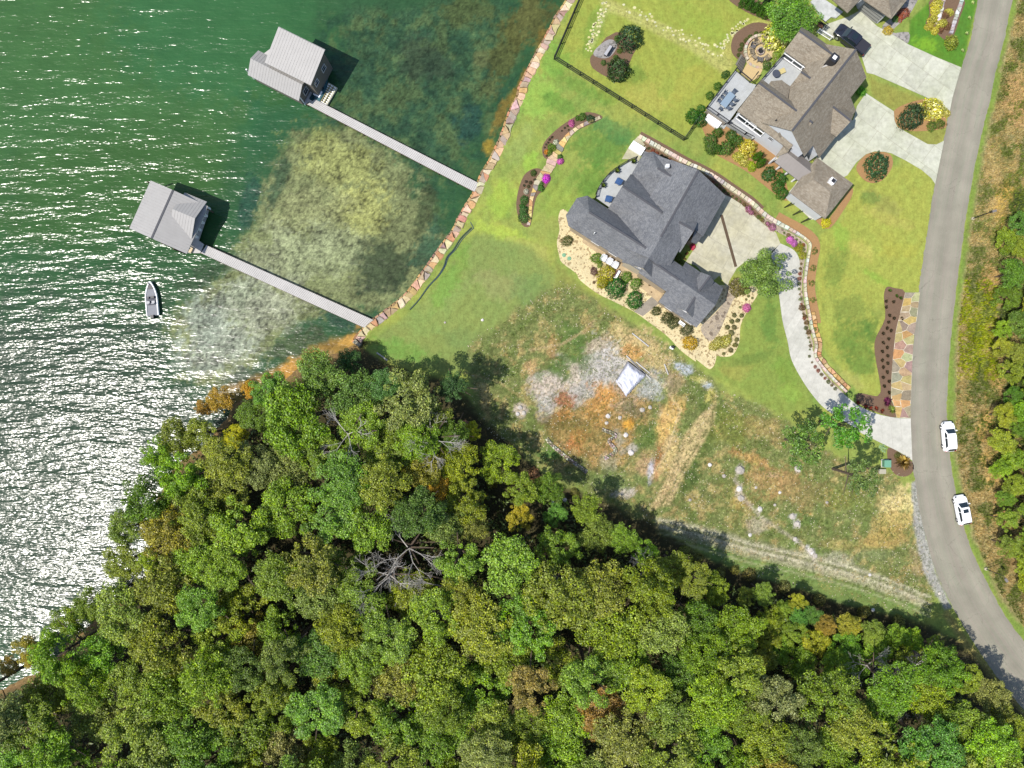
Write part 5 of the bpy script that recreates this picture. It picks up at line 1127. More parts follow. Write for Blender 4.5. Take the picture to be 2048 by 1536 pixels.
mat_red=mat_plain('tail_lamp',(.35,.01,.01),.2)
v=W((1899,873),1.9); suv('plain white hatchback car parked half on the verge, the upper of two',(v.x,v.y,1.03),R(95))
v=W((1926,1020),1.9); suv('white car with dark sunroof parked nearer the road bend',(v.x,v.y,1.03),R(101),sunroof=True,rails=True)
T=thing('pickup_truck','glossy black pickup truck parked on the upper concrete driveway','pickup truck',(0,0,0)); h=2.75
def sec(w_,z0,zb,zt,tw): return [(w_*.96,z0),(w_,z0+.2),(w_,zb),(w_*.98,zt-.05),(tw,zt)]
loft([(-h,sec(.9,.5,.8,1.2,.86)),(-h+.1,sec(.98,.42,.8,1.24,.93)),(-.6,sec(.98,.4,.8,1.24,.93)),(h-1.3,sec(.98,.4,.8,1.22,.9)),(h-.5,sec(.97,.4,.8,1.16,.84)),(h-.1,sec(.86,.44,.74,1.05,.66)),(h,sec(.74,.5,.7,.98,.55))],M_cb,'body',T)
loft([(-1.0,[(.86,1.2),(.74,1.72)]),(-.7,[(.88,1.2),(.74,1.84)]),(.6,[(.88,1.2),(.74,1.86)]),(.9,[(.86,1.2),(.7,1.76)]),(1.55,[(.84,1.2),(.8,1.22)])],M_cb,'cabin',T)
MB().add([(1.5,.76,1.25),(1.5,-.76,1.25),(.93,-.66,1.78),(.93,.66,1.78)],[(0,1,2,3)]).build('windshield',M_glass,T); MB().box((-.05,0,1.88),(.75,.95,.02)).build('sunroof',M_glass,T)
for s in (-1,1):
    for q in (((1.2,.875,1.26),(.85,.75,1.72),(.25,.77,1.76),(.25,.885,1.26)),((.17,.885,1.26),(.17,.77,1.76),(-.7,.77,1.74),(-.85,.885,1.26))): MB().add([(x,s*y,z) for x,y,z in q],[(0,1,2,3)]).build('side_window',M_glass,T)
    MB().box((1.1,s*1.1,1.3),(.16,.24,.2)).build('mirror',M_cb,T); MB().box((h-.25,s*.7,.98),(.3,.24,.14),rz=-s*.3).build('headlight',M_rim,T); MB().box((-h,s*.85,1.0),(.06,.16,.34)).build('tail_light',mat_red,T)
    MB().box((.1,s*1.03,.45),(2.0,.12,.06)).build('side_step',M_black,T)
MB().box((-1.9,0,1.27),(1.62,1.7,.05)).build('bed_cover',mat_plain('vinyl',(.015,.015,.022),.6),T)
wheelset(T,(-h+1.05,h-.95),1.0,.41); v=W((1705,77),2.2); T.location=(v.x,v.y,1.06); T.rotation_euler=(0,0,R(142))
# ------------------------------------------------------------------ boats
def hull(T,L,B,mat,z0=-.15,zt=.55):
    st=[]
    for i in range(9):
        t=i/8; x=-L/2+L*t; w_=B/2*(1-max(0,(t-.45)/.55)**2.2*.97); st.append((x,[(w_*.7,z0),(w_,z0+.35),(w_,zt)]))
    return loft(st,mat,'hull',T,smooth=False),st
M_alu=mat_noise('grey_boat_carpet',alb(148,150,154),.15,6,30,.8,.2,.01)
T=thing('fishing_boat','small grey and white fishing boat floating alone on the lake','boat',(0,0,0)); hl,st=hull(T,5.1,1.75,M_white)
mb=MB(); P=[(x+.0,s_[2][0]*.86) for x,s_ in st[:-1]]; mb.prism([(x,y) for x,y in P]+[(st[-2][0]+.35,0)]+[(x,-y) for x,y in P[::-1]],.40,.57); mb.build('deck',M_alu,T)
mb=MB(); 
for s in (-1,1):
    for i in range(8): mb.bar((st[i][0],s*st[i][1][2][0]*.96,.62),(st[i+1][0],s*st[i+1][1][2][0]*.96,.62),.14,.1)
mb.build('gunwale',M_white,T)
MB().box((-.35,0,.60),(1.3,1.2,.06)).build('cockpit_floor',mat_plain('dark_carpet',alb(96,98,106),.9),T)
for y in (-.38,.38): s_=MB().box((-.62,y,.78),(.42,.44,.22)).build('seat',M_fabric,T,color=alb(205,205,205)); MB().box((-.84,y,.98),(.1,.44,.35)).build('seat_back',M_fabric,s_,color=alb(190,190,192))
MB().box((.12,-.36,.82),(.3,.5,.4)).build('console',M_black,T); MB().box((.1,.36,.75),(.25,.3,.3)).build('console',M_black,T)
MB().box((1.75,0,.62),(.7,.7,.08)).build('bow_deck',M_black,T); m=MB().box((-2.75,0,.55),(.5,.42,.62)).build('outboard_motor',M_black,T); MB().box((-2.85,0,0),(.16,.12,.9)).build('motor_leg',M_black,m)
MB().bar((2.0,.1,.7),(2.55,.3,.78),.08,.08).build('trolling_motor',M_black,T)
v=W((303,597),.5); T.location=(v.x,v.y,0); T.rotation_euler=(0,0,R(95))
T=thing('runabout_boat','dark teal runabout boat moored against the two storey boathouse','boat',(0,0,0)); hl,st=hull(T,4.2,1.7,mat_plain('teal_gel',(.01,.06,.07),.3,0,.5,.5))
mb=MB(); P=[(x,s_[2][0]*.9) for x,s_ in st[:-1]]; mb.prism([(x,y) for x,y in P]+[(st[-2][0]+.3,0)]+[(x,-y) for x,y in P[::-1]],.5,.6); mb.build('cover',mat_plain('teal_cover',(.015,.07,.085),.5),T)
MB().bar((.3,-.6,.75),(.3,.6,.75),.1,.3).build('windshield',M_glass,T); MB().box((-.7,0,.66),(1.0,1.1,.1)).build('seat',M_white,T)
v=W(FK(925,815),.5); T.location=(v.x,v.y,.1); T.rotation_euler=(0,0,R(62))
T=thing('floating_platform','white ribbed floating platform tied beside the teal boat','platform',(0,0,0)); MB().box((0,0,.25),(3.2,1.5,.4)).build('deck',mat_noise('aged_plastic',alb(216,212,184),.12,3,16),T)
for i in range(9): MB().box((-1.4+.35*i,0,.5),(.1,1.3,.1)).build('rib',M_white,T)
for s in (-1,1): MB().bar((-1.4,s*.25,.6),(1.4,s*.25,.6),.12,.14).build('runner',mat_plain('runner%d'%s,alb(150,140,90),.8),T)
v=W(FK(1000,865),.4); T.location=(v.x,v.y,0); T.rotation_euler=(0,0,R(60))
# ------------------------------------------------------------------ furniture
def chair(label,p,z,rz,col,group,kind='lounge',name='chair',cat='chair'):
    T=thing(name,label,cat,(0,0,0),group); c=alb(*col)
    if kind=='lounge':
        MB().box((.1,0,.35),(.75,.7,.14)).build('seat',M_fabric,T,color=c); MB().box((-.32,0,.62),(.14,.7,.6),ry=-.3).build('backrest',M_fabric,T,color=c)
        for s in (-1,1): MB().box((.05,s*.4,.5),(.8,.12,.12)).build('arm',M_fabric,T,color=c); 
        for x in (-.25,.4):
            for s in (-1,1): MB().box((x,s*.38,.17),(.08,.08,.34)).build('leg',M_black,T)
    else:
        for i in range(4): MB().box((.3-.16*i,0,.36-.03*i),(.13,.56,.03)).build('seat_slat',M_paint,T,color=c)
        MB().box((-.36,0,.68),(.05,.56,.7),ry=-.35).build('backrest',M_paint,T,color=c)
        for s in (-1,1): MB().box((0,s*.34,.56),(.75,.12,.03)).build('arm',M_paint,T,color=c); MB().box((.32,s*.33,.28),(.07,.04,.56)).build('leg',M_paint,T,color=c); MB().box((-.35,s*.33,.28),(.07,.04,.56)).build('leg',M_paint,T,color=c)
    v=W(p,z+.4); T.location=(v.x,v.y,z); T.rotation_euler=(0,0,rz); return T
chair('blue cushioned deck chair at the middle of the curved deck',FA(705,530),3.6,R(150),(66,100,150),'blue deck chairs')
chair('blue cushioned deck chair at the lower end of the curved deck',FA(600,708),3.6,R(165),(66,100,150),'blue deck chairs')
for i,(x,y) in enumerate(((550,1310),(610,1345),(668,1382))): chair('white garden chair on the gravel by the tan terrace',FA(x,y),1.08,R(-120),(236,238,242),'three white garden chairs')
T=thing('garden_bench','white garden bench between the yellow and green shrubs','bench',(0,0,0)); MB().box((0,0,.45),(1.3,.5,.06)).build('seat',M_white,T); MB().box((0,.24,.72),(1.3,.05,.45)).build('backrest',mat_plain('bench_red',alb(150,70,60),.7),T)
for x in (-.6,.6): MB().box((x,0,.22),(.08,.45,.44)).build('leg',M_white,T)
v=W(FA(685,1478),1.5); T.location=(v.x,v.y,1.08); T.rotation_euler=(0,0,R(60))
T=thing('garden_bench','white bench between two clipped dark shrubs by the garage end','bench',(0,0,0)); MB().box((0,0,.45),(1.0,.5,.1)).build('seat',M_white,T); MB().box((0,-.22,.7),(1.0,.05,.4)).build('backrest',M_white,T)
for x in (-.45,.45): MB().box((x,0,.22),(.08,.45,.44)).build('leg',M_white,T)
v=W(FB(1350,1112),1.5); T.location=(v.x,v.y,1.04); T.rotation_euler=(0,0,R(-36))
T=thing('park_bench','dark backed stone bench on the island bed pad','bench',(0,0,0)); MB().box((0,0,.45),(1.6,.5,.08)).build('seat',mat_plain('bench_stone',alb(186,186,190),.7),T); MB().box((0,-.26,.7),(1.6,.06,.5)).build('backrest',M_black,T)
for x in (-.7,.7): MB().box((x,0,.2),(.1,.45,.42)).build('leg',M_black,T)
v=W(FG(597,517),1.5); T.location=(v.x,v.y,1.06); T.rotation_euler=(0,0,R(57))
# dining set
dc=W(FE(385,1020),3.7); T=thing('dining_table','long glass topped dining table on the big timber deck','table',(0,0,0)); MB().box((0,0,.72),(2.3,1.05,.05)).build('tabletop',mat_plain('blue_glass',alb(150,170,186),.15),T)
for x in (-1,1):
    for y in (-.4,.4): MB().box((x,y,.35),(.07,.07,.7)).build('leg',M_black,T)
T.location=(dc.x,dc.y,3); T.rotation_euler=(0,0,R(52))
for i,(u,v_) in enumerate(((-.75,.85),(0,.85),(.75,.85),(-.75,-.85),(0,-.85),(.75,-.85),(-1.5,0),(1.5,0))):
    c_,s_=math.cos(R(52)),math.sin(R(52)); T=thing('dining_chair','dark dining chair round the glass topped table','chair',(dc.x+u*c_-v_*s_,dc.y+u*s_+v_*c_,3),'dining chairs on the timber deck',math.atan2(0-v_,0-u)+R(52) if abs(u)>1 else R(52)+(-1 if v_>0 else 1)*R(90)); T['_px']=(i*10,i)
    o=Vector((T.location)); T2=T
    for nm,c,d,ry in (('seat',(0,0,.45),(.5,.5,.05),0),('backrest',(-.25,0,.75),(.05,.5,.55),-.1)): q=MB().box(c,d,ry=ry); me=bpy.data.meshes.new(nm); me.from_pydata(q.v,[],q.f); me.materials.append(M_paint); link(nm,me,T,color=alb(92,104,120))
    for x in (-.22,.22):
        for y in (-.22,.22): q=MB().box((x,y,.22),(.04,.04,.45)); me=bpy.data.meshes.new('leg'); me.from_pydata(q.v,[],q.f); me.materials.append(M_black); link('leg',me,T)
# terrace furniture
v=W(FE(878,758),4.7); T=thing('round_table','round dark table on the roof terrace','table',(v.x,v.y,4.2)); MB().lathe([(0,.74),(.55,.74),(.55,.7),(0,.7)],24,(v.x,v.y,4.2)).build('tabletop',mat_plain('charcoal',alb(72,78,92),.6),T); MB().tube((v.x,v.y,4.2),(v.x,v.y,4.9),.06,.06,8).build('pedestal',M_black,T)
v=W(FE(950,720),4.7); T=thing('planter_box','square straw coloured cushion table on the roof terrace','table',(v.x,v.y,4.2)); T.name='ottoman_table'; MB().box((v.x,v.y,4.45),(.9,.7,.12),rz=R(25)).build('tabletop',M_fabric,T,color=alb(216,200,140))
for a in range(4): q=R(25+45+90*a); MB().box((v.x+.45*math.cos(q),v.y+.38*math.sin(q),4.3),(.06,.06,.22)).build('leg',M_black,T)
for i,a in enumerate((20,72,120,150,185,222,262,310)):
    r=1.35; T=chair('low wooden armchair facing the fire pit',FE(718,530),1.07,0,(150,138,118) if i%3 else (120,118,120),'armchairs round the fire pit','slat'); T.location=(ct.x+r*math.cos(R(a)),ct.y+r*math.sin(R(a)),1.07); T.rotation_euler=(0,0,R(a+180)); T['_px']=(i*5,i)
T=thing('swing_frame','dark metal swing frame casting a tangled shadow on the upper terrace','swing',(0,0,0))
for s in (-1,1):
    for e in (-1,1): MB().bar((s*.9,e*.6,0),(s*.9,0,1.9),.06,.06).build('leg',M_black,T)
MB().bar((-.95,0,1.9),(.95,0,1.9),.07,.07).build('top_bar',M_black,T); MB().box((0,0,.5),(1.2,.5,.08)).build('seat',mat_plain('swing_seat',alb(120,84,56),.8),T); MB().box((0,.25,.8),(1.2,.06,.5)).build('backrest',M_black,T)
for s in (-1,1): MB().bar((s*.6,0,.5),(s*.7,0,1.9),.02,.02).build('hanger',M_black,T)
v=W(FE(1330,250),1.8); T.location=(v.x,v.y,1.08); T.rotation_euler=(0,0,R(-35))
# ------------------------------------------------------------------ street furniture
def lamp(label,pb,pt_,h):
    b=W(pb,1.2); T=thing('street_lamp',label,'street lamp',(b.x,b.y,1.2),'street lamps on the bank'); MB().tube((b.x,b.y,1.0),(b.x,b.y,1.2+h),.07,.05,10).build('pole',M_black,T)
    t=Vector((b.x,b.y,1.2+h)); d=(W(pt_,1.2+h)-t); d.z=0; d=d.normalized() if d.length>.01 else Vector((1,0,0))
    MB().bar(t,t+d*.5,.05,.05).build('arm',M_black,T); hd=MB().box(t+d*.75-Vector((0,0,.05)),(.6,.34,.16),rz=math.atan2(d.y,d.x)).build('lamp_head',M_metald,T); MB().box(t+d*.75-Vector((0,0,.145)),(.4,.24,.03),rz=math.atan2(d.y,d.x)).build('lens',M_white,hd)
    MB().lathe([(0,.12),(.22,.1),(.24,-.1)],12,(b.x,b.y,1.2)).build('base',mat_conc('lbase',alb(220,210,180),alb(200,190,160)),T)
lamp('upper street lamp on the dry bank opposite the yard',(1946,437),(1995,420),3.8)
lamp('lower street lamp beside the road bend below the parked cars',(1972,1138),(2010,1156),3.9)
v=W(FJ(648,755),1.7); T=thing('utility_box','green utility transformer box in the grass by the drive mouth','utility box',(v.x,v.y,1)); MB().box((v.x,v.y,1.4),(.95,1.0,.8)).build('cabinet',M_paint,T,color=alb(104,158,128)); MB().box((v.x,v.y,1.84),(1.0,1.05,.08)).build('lid',M_paint,T,color=alb(120,176,146)); MB().box((v.x,v.y,1.02),(1.15,1.2,.1)).build('base',M_cpale,T)
v=W(FJ(600,835),1.4); T=thing('utility_pedestal','low grey utility box lid left of the green one','utility box',(v.x,v.y,1)); MB().box((v.x,v.y,1.2),(.95,.65,.4)).build('cabinet',M_paint,T,color=alb(176,170,148)); MB().box((v.x,v.y,1.42),(1.0,.7,.05)).build('lid',M_paint,T,color=alb(190,184,160))
for i,(x,y) in enumerate(((143,1280),(197,1315))):
    v=W(FA(x,y),1.1); T=thing('septic_lid','round green septic lid in the cream gravel','lid',(v.x,v.y,1.03),'green septic lids'); T['_px']=(x,y); MB().lathe([(0,.1),(.26,.09),(.3,.04),(.3,0)],20,(v.x,v.y,1.03)).build('cover',M_paint,T,color=alb(130,180,140)); MB().box((v.x,v.y,1.14),(.16,.05,.03)).build('handle',M_paint,T,color=alb(110,160,124))
v=W(FO(1655,285),1.4); T=thing('marker_box','small white and black box on the grass edge of the lot','box',(v.x,v.y,1)); MB().box((v.x,v.y,1.3),(.55,.35,.6),rz=R(-25)).build('cabinet',M_white,T); MB().box((v.x+.1,v.y+.1,1.62),(.5,.3,.06),rz=R(-25)).build('lid',M_black,T)
# hose by the shore
hp=[FM(*p) for p in ((920,918),(1010,820),(1110,680),(1210,570),(1270,470),(1300,380),(1370,300),(1440,190),(1550,80))]
T=thing('silt_fence','fallen dark green silt hose lying on the lawn beside the sea wall','hose',W(hp[4],1)); 
for k,(dx,c) in enumerate(((0,(40,70,60)),(5,(60,90,110)))):
    q=catmull([(p[0]+dx*(i/8),p[1]) for i,p in enumerate(hp)],5); mb=MB()
    for i in range(len(q)-1): mb.tube(W(q[i],1.07),W(q[i+1],1.07),.1-.05*k,.1-.05*k,6,False)
    mb.build('hose_run',M_paint,T,color=alb(*c))
mb=MB(); mb.tube(W(FM(1540,20),1.06),W(FM(1570,80),1.06),.06,.06); mb.build('hose_end',M_paint,T,color=alb(90,110,100))
# tarp covered pile with timbers
g=np.random.default_rng(5); c4=[FO(1205,425),FO(1395,568),FO(1195,785),FO(1085,625)]; A_=[W(p,1.5) for p in c4]; nn_=34; V=[]
for i in range(nn_+1):
    for j in range(nn_+1):
        u,v_=i/nn_,j/nn_; q=A_[0].lerp(A_[1],u).lerp(A_[3].lerp(A_[2],u),v_); e=min(u,1-u,v_,1-v_)
        q=q+Vector((g.normal(0,.03),g.normal(0,.03),0)); q.z=1.05+.75*min(1,e*7)**.6; V.append([q.x,q.y,q.z])
V=np.array(V); V[:,2]+=.16*np.clip(fbm(V[:,0]*1.0+V[:,1]*.4,V[:,1]*.35-V[:,0]*.1,.5,3,55),-1,1)+.1*fbm(V[:,0],V[:,1],.25,2,58); i=np.arange(nn_)[:,None]*(nn_+1)+np.arange(nn_)[None]; F=np.stack([i,i+nn_+1,i+nn_+2,i+1],-1).reshape(-1,4)
T=thing('covered_pile','white tarpaulin covered pile of blocks in the middle of the stony lot','tarpaulin',W(FO(1225,600),1)); o_=origin(T); me=npmesh('tarpaulin',V-np.array(o_),F,mat_noise('tarp',alb(236,238,246),.07,2.2,9,.45,.2,.02,col2=alb(214,216,230)),True); link('tarpaulin',me,T)
q=[W(p,1.0) for p in c4]; MB().prism([(A_[0].lerp(x,.93).x,A_[0].lerp(x,.93).y) for x in A_],1,1.5).build('blocks',M_stone,T,color=alb(150,150,156))
for p0,p1 in (((1190,365),(1440,605)),((1290,430),(1430,545)),((1230,410),(1390,560)),((1250,135),(1420,270)),((1580,450),(1620,560))):
    T=MB().bar(W(FO(*p0),1.15),W(FO(*p1),1.15),.16,.1).build('timber_plank',M_dock); tag(T,'weathered plank lying by the white tarpaulin','plank','planks beside the tarpaulin'); T['_px']=FO(*p0)
# foundation trench edges in the lot
for L_,lb in ((pts(FO,370,1210,440,1290,560,1390,680,1480,790,1560),'low row of dark rubble along the curved lot edge'),(pts(FO,940,1120,1080,1180,1010,1240,1080,1340,960,1420),'crumbling stone rubble line in the lot')):
    c=[Vector((v.x,v.y,0)) for v in resample(L_,24)]; T=thing('rubble_row',lb,'rubble',(c[12].x,c[12].y,1)); stonestrip(T,offs(c,.3),offs(c,-.3),.38,1.25,.35,[(170,158,138),(140,128,106),(206,198,186),(186,176,158)],int(L_[0][0]),.05,.06,bev=.08,tilt=.1)
# rocks in the lot
rk=[(1480,940,11),(1595,938,8),(1478,978,8),(1482,996,9),(1520,1018,6),(1585,1033,8),(1594,1048,8),(1240,835,5),(1216,832,6),(1213,846,5),(1262,905,8),(1252,870,6),(1448,952,5),(1512,975,4),(1560,985,4),(1622,1100,6),(1630,1112,7),(1590,1078,6),(1420,930,5),(1380,1000,4),(1130,1000,6),(1106,1005,4),(1300,815,5),(1285,820,7),(1550,1010,4),(1500,1070,5),(1654,1005,4),(1740,1150,4),(1880,1187,4),(1746,1220,5),(1040,815,6),(1047,826,6),(1035,828,5),(890,645,3),(965,640,4),(1990,870,6),(1975,860,5)]
RM=[]
for s in range(4):
    g=random.Random(s); bm=bmesh.new(); bmesh.ops.create_icosphere(bm,subdivisions=2,radius=1)
    for v in bm.verts: v.co*= g.uniform(.8,1.12); v.co.z*=.55
    me=bpy.data.meshes.new('rock'); bm.to_mesh(me); bm.free(); me.materials.append(M_stone); RM.append(me)
for (x,y,r) in rk:
    q=W((x,y),1.1); o=link('rock',RM[x%4],color=alb(*random.choice([(226,220,214),(206,198,186),(190,182,170)])),loc=(q.x,q.y,1.05),scale=(r*S*.8,)*3,rz=x); tag(o,('pale rock in the stony lot' if x>1100 and x<1900 else 'pale stone on the lawn side' if x<1100 else 'pale boulder on the dry bank'),'rock','scattered rocks'); o['_px']=(x,y)
# scattered small stones
n=16000; g=np.random.default_rng(31); x=g.uniform(930,1880,n);y=g.uniform(560,1240,n); k=fbm(x,y,30,4,71,.65); s_=polysd(x,y,[(float(a),float(b)) for a,b in ROUGH]); keep=(s_>-5)&(k>g.uniform(-.3,.6,n)); x=x[keep];y=y[keep]
kk=S*109/110; P=np.stack([(x-1024)*kk,(768-y)*kk,np.full(len(x),1.06)],1); P[:,2]+=.16*sstep(0,40,s_[keep])*fbm(x,y,30,5,21,.6)
V,F=cards(P,np.tile([0,0,1.],(len(P),1)),.085,.8,9,.35); o=link('gravel_stones',npmesh('gravel_stones',V,F,M_stone),color=alb(226,214,184)); tag(o,'small pale stones scattered over the vacant lot','gravel',None,'stuff')
# ------------------------------------------------------------------ rough grass tufts
def tufts(name,x,y,z,h,wd,col,label,seed,lean=.5):
    g=np.random.default_rng(seed); kk=S*109/110; n=len(x); X=(x-1024)*kk;Y=(768-y)*kk; V=[]
    for b in range(5):
        a=g.uniform(0,6.28,n); L=g.uniform(.3,1,n)*lean*h; hh=g.uniform(.5,1.1,n)*h; bx=X+g.normal(0,.08,n);by=Y+g.normal(0,.08,n); px=-np.sin(a)*wd;py=np.cos(a)*wd
        V.append(np.stack([np.stack([bx-px,by-py,z-.05],1),np.stack([bx+px,by+py,z-.05],1),np.stack([bx+np.cos(a)*L,by+np.sin(a)*L,z+hh],1)],1))
    V=np.concatenate(V).reshape(-1,3); F=np.arange(len(V)).reshape(-1,3); o=link(name,npmesh(name,V,F,M_leaf),color=alb(*col,1.35)); tag(o,label,'grass' if 'grass' in name else 'weeds',None,'stuff')
g=np.random.default_rng(61); n=60000; x=g.uniform(1890,2120,n);y=g.uniform(-60,1500,n); s_=polysd(x,y,[(float(a),float(b)) for a,b in SIDE]); k=fbm(x*1.2+y*.3,y*.9,22,5,81,.6)
zz=1.0+sstep(6,60,s_)*(.35*fbm(x,y,45,5,41,.6)+.25)
a=(s_>3)&(k>-.05)&(x<2090); tufts('dry_grass',x[a][:15000],y[a][:15000],zz[a][:15000],.4,.035,(200,180,122),'tall dry straw coloured grass on the bank east of the road',1)
a=(s_>3)&(k<=.02); tufts('green_weeds',x[a][:15000],y[a][:15000],zz[a][:15000],.4,.045,(118,134,64),'green weeds mixed through the dry bank',2)
a=(s_>3)&(y>560)&(y<760)&(k>-.25)&(k<.3)&(x<1990); tufts('goldenrod_weeds',x[a],y[a],zz[a],.5,.05,(176,190,40),'bright yellow green weeds on the bank opposite the flagstones',3)
n=26000; x=g.uniform(930,1880,n);y=g.uniform(560,1250,n); k=fbm(x,y,18,5,71,.65); s_=polysd(x,y,[(float(a),float(b)) for a,b in ROUGH]); a=(s_>4)&(k<.0)
tufts('lot_grass',x[a],y[a],np.full(a.sum(),1.02),.14,.03,(112,128,60),'thin green grass growing through the stony lot',4,1.0)
a=(s_>0)&(k>.08); tufts('straw_grass',x[a],y[a],np.full(a.sum(),1.02),.12,.025,(196,172,110),'dead straw grass tufts in the lot',5,1.2)
# brush along the forest edge of the lot
def rowshrubs(pl,col,lb,grp,**k):
    for (x,y,r) in pl: shrub((x,y),r*S,jitcol(col,8),lb,group=grp,**k)
rowshrubs([(960,905,11),(985,965,12),(1080,965,10),(1150,985,9),(1200,1060,12),(1255,1085,11),(1395,1118,12),(1370,1100,10),(1440,1150,12),(1500,1150,13),(1470,1140,9),(1570,1175,12),(1640,1200,12),(1730,1225,12),(1800,1245,13),(1420,1060+90,10)],(140,140,70),'weedy bush between wood and lot','edge bushes')
rowshrubs([(1068,948,12),(930,852,12),(1040,985,14),(1385,1150,13),(1390,1185,11)],(178,146,110),'tan leafed dry bush at the wood edge','dry bushes')
# ------------------------------------------------------------------ shrubs of the gardens
DG_=(58,98,44)
def many(f,L_,col,lb,cat='shrub',**k):
    for q in L_: p=f(q[0],q[1]); shrub(p,q[2]/5.12*S if f is not FQ else q[2]*S/4,jitcol(col,5),lb,cat,**k)
many(FG,[(825,375,125)],(66,96,60),'dark magnolia with pale leaf glints at the top of the island bed',h=2.2)
many(FG,[(705,705,120)],(64,98,50),'dark magnolia with pale leaf glints at the bottom of the island bed',h=2.2)
many(FG,[(690,390,32),(715,520,28),(548,640,28),(675,590,30)],(84,116,50),'small round shrub in the fenced lawn island bed',group='island bed shrubs')
many(FG,[(1470,1180,72),(1545,1215,72)],(66,112,46),'round green shrub against the fence corner by the timber deck',group='deck corner shrubs',h=1.3)
many(FG,[(1640,975,42),(1720,880,42),(1800,760,42),(1550,1110,42)],(76,116,48),'clipped hedge shrub along the timber deck edge',group='deck edge hedge')
many(FD,[(290,430,52),(215,510,66),(220,590,66),(280,600,52),(380,590,76),(430,470,62),(490,520,60)],(88,122,56),'rounded green azalea in the pine straw bed',group='azaleas by the brown house',h=1.2)
many(FD,[(595,590,90)],(196,190,78),'big yellow cream hydrangea in the pine straw bed',blossom=(236,226,130),h=1.4)
many(FD,[(500,680,55),(560,740,50)],(176,180,80),'small yellow hydrangea at the bed edge',blossom=(228,220,120),group='small yellow hydrangeas')
many(FD,[(635,780,52)],(170,190,52),'lime yellow shrub at the point of the pine straw bed')
for (x,y) in ((705,670),(735,740)): q=FD(x,y); shrub(q,.62,(78,128,40),'cone shaped green conifer leaning side by side with its twin',group='twin conifers',h=2.6)
many(FD,[(815,860,76)],(70,108,54),'oval glossy shrub left of the kidney hedge',h=1.1)
many(FD,[(940,910,62),(905,985,62),(950,1060,60)],(70,118,46),'clipped shrub forming the kidney hedge by the breezeway',group='kidney hedge',h=1.2)
many(FD,[(1395,1360,52)],(210,206,50),'bright yellow shrub at the garage corner')
many(FD,[(265+980,680,50),(1215,640,30),(1190,700,30)],(190,190,110),'pale variegated shrub in the small entry court',group='entry court shrubs')
many(FD,[(1925,770,125)],(64,88,48),'dark magnolia in the round straw bed',h=2.0)
many(FC,[(1120,335,45),(1155,410,40)],(160,160,50),'yellow green round shrub at the bend of the retaining wall',group='bend shrubs')
many(FF,[(915,1190,128)],(58,84,52),'dark magnolia with glinting leaves on the driveway island',h=2.1)
many(FF,[(1125,1110,115)],(206,200,90),'big cream yellow hydrangea on the driveway island',blossom=(240,232,150),h=1.5)
many(FF,[(1250,1155,46)],(200,196,84),'small cream hydrangea at the lane edge',blossom=(238,230,140))
many(FF,[(1110,1290,50),(1190,1265,50)],(96,120,46),'low green shrub below the cream hydrangea',group='island low shrubs')
many(FF,[(385,930,52)],(96,160,50),'bright green shrub by the brown house corner')
many(FF,[(660,310,50)],(206,186,80),'golden shrub at the garage door corner')
many(FF,[(820,130,60),(780,180,40)],(176,110,80),'rust red shrub on the stone bank',group='rust shrubs'); many(FF,[(735,190,36)],(90,140,60),'green conifer on the stone bank')
many(FF,[(1315,430,72)],(150,156,70),'speckled yellow green shrub at the tip of the top planting island',h=1.3)
many(FF,[(1165,50,60),(1150,110,50),(1120,200,50),(1210,240,52),(1290,120,40),(1080,270,40),(1140,310,40)],(196,190,80),'yellow flowering shrub on the top planting island',group='top island shrubs',blossom=(226,216,110))
many(FF,[(1250,150,36),(1270,265,40),(1200,300,34)],(140,104,70),'brown grass mound on the top planting island',group='brown mounds')
many(FE,[(560,5,42),(620,35,42),(680,65,42),(740,90,44),(790,125,42)],(78,124,50),'conical arborvitae in the row above the fenced lawn',cat='conifer',name='conifer',group='arborvitae row',h=2.4)
many(FE,[(800,10,40)],(40,60,44),'very dark conifer behind the arborvitae row',h=2.4)
many(FE,[(900,350,150)],(200,200,80),'huge pale yellow hydrangea beside the fire pit',blossom=(240,236,150),h=1.7)
many(FE,[(735,340,24),(677,343,24),(617,375,24),(575,412,24),(533,458,24),(517,505,24),(503,562,22)],(92,112,44),'small clipped ball in the arc behind the fire pit',group='ball shrubs by the fire pit')
many(FE,[(790,665,48)],(74,112,46),'dark round shrub at the end of the roof terrace'); many(FE,[(890,560,40),(850,620,34),(920,500,34)],(150,180,70),'yellow green fern strip beside the roof terrace',group='fern strip')
# house one gardens
many(FB,[(175,265,56)],(104,110,60),'brown green round shrub alone in the west end of the gravel')
many(FB,[(480,440,58),(510,510,30)],(110,150,52),'bright green shrub beside the three white chairs',group='shrubs by the white chairs')
many(FB,[(580,610,92),(540,690,60)],(186,178,66),'golden variegated shrub behind the white bench',group='golden variegated shrubs',h=1.3)
many(FB,[(680,740,104)],(62,118,46),'large dark green shrub in the middle of the gravel garden',h=1.7)
many(FB,[(785,635,58),(885,700,60)],(106,140,52),'mid green shrub by the tan terrace',group='mid green terrace shrubs')
many(FB,[(870,868,88)],(64,124,50),'second large dark green shrub beside the grey path',h=1.5)
many(FB,[(1090,985,48),(1405,1172,64)],(86,92,50),'clipped dark oval shrub against the garage wall',group='clipped ovals',h=.8)
many(FB,[(1205,1050,62),(1265,1100,64)],(86,94,52),'half of the long clipped double shrub by the garage wall',group='double clipped shrub',h=.8)
many(FB,[(1440,1310,74)],(196,170,40),'golden yellow round shrub near the tip of the gravel garden',h=1.3)
many(FB,[(450,575,40)],(120,92,80),'purple brown small shrub in the gravel'); many(FB,[(450,690,16),(530,745,14),(1020,718,14),(1040,790,10)],(104,86,50),'tiny brown plant dotted in the gravel',group='tiny gravel plants')
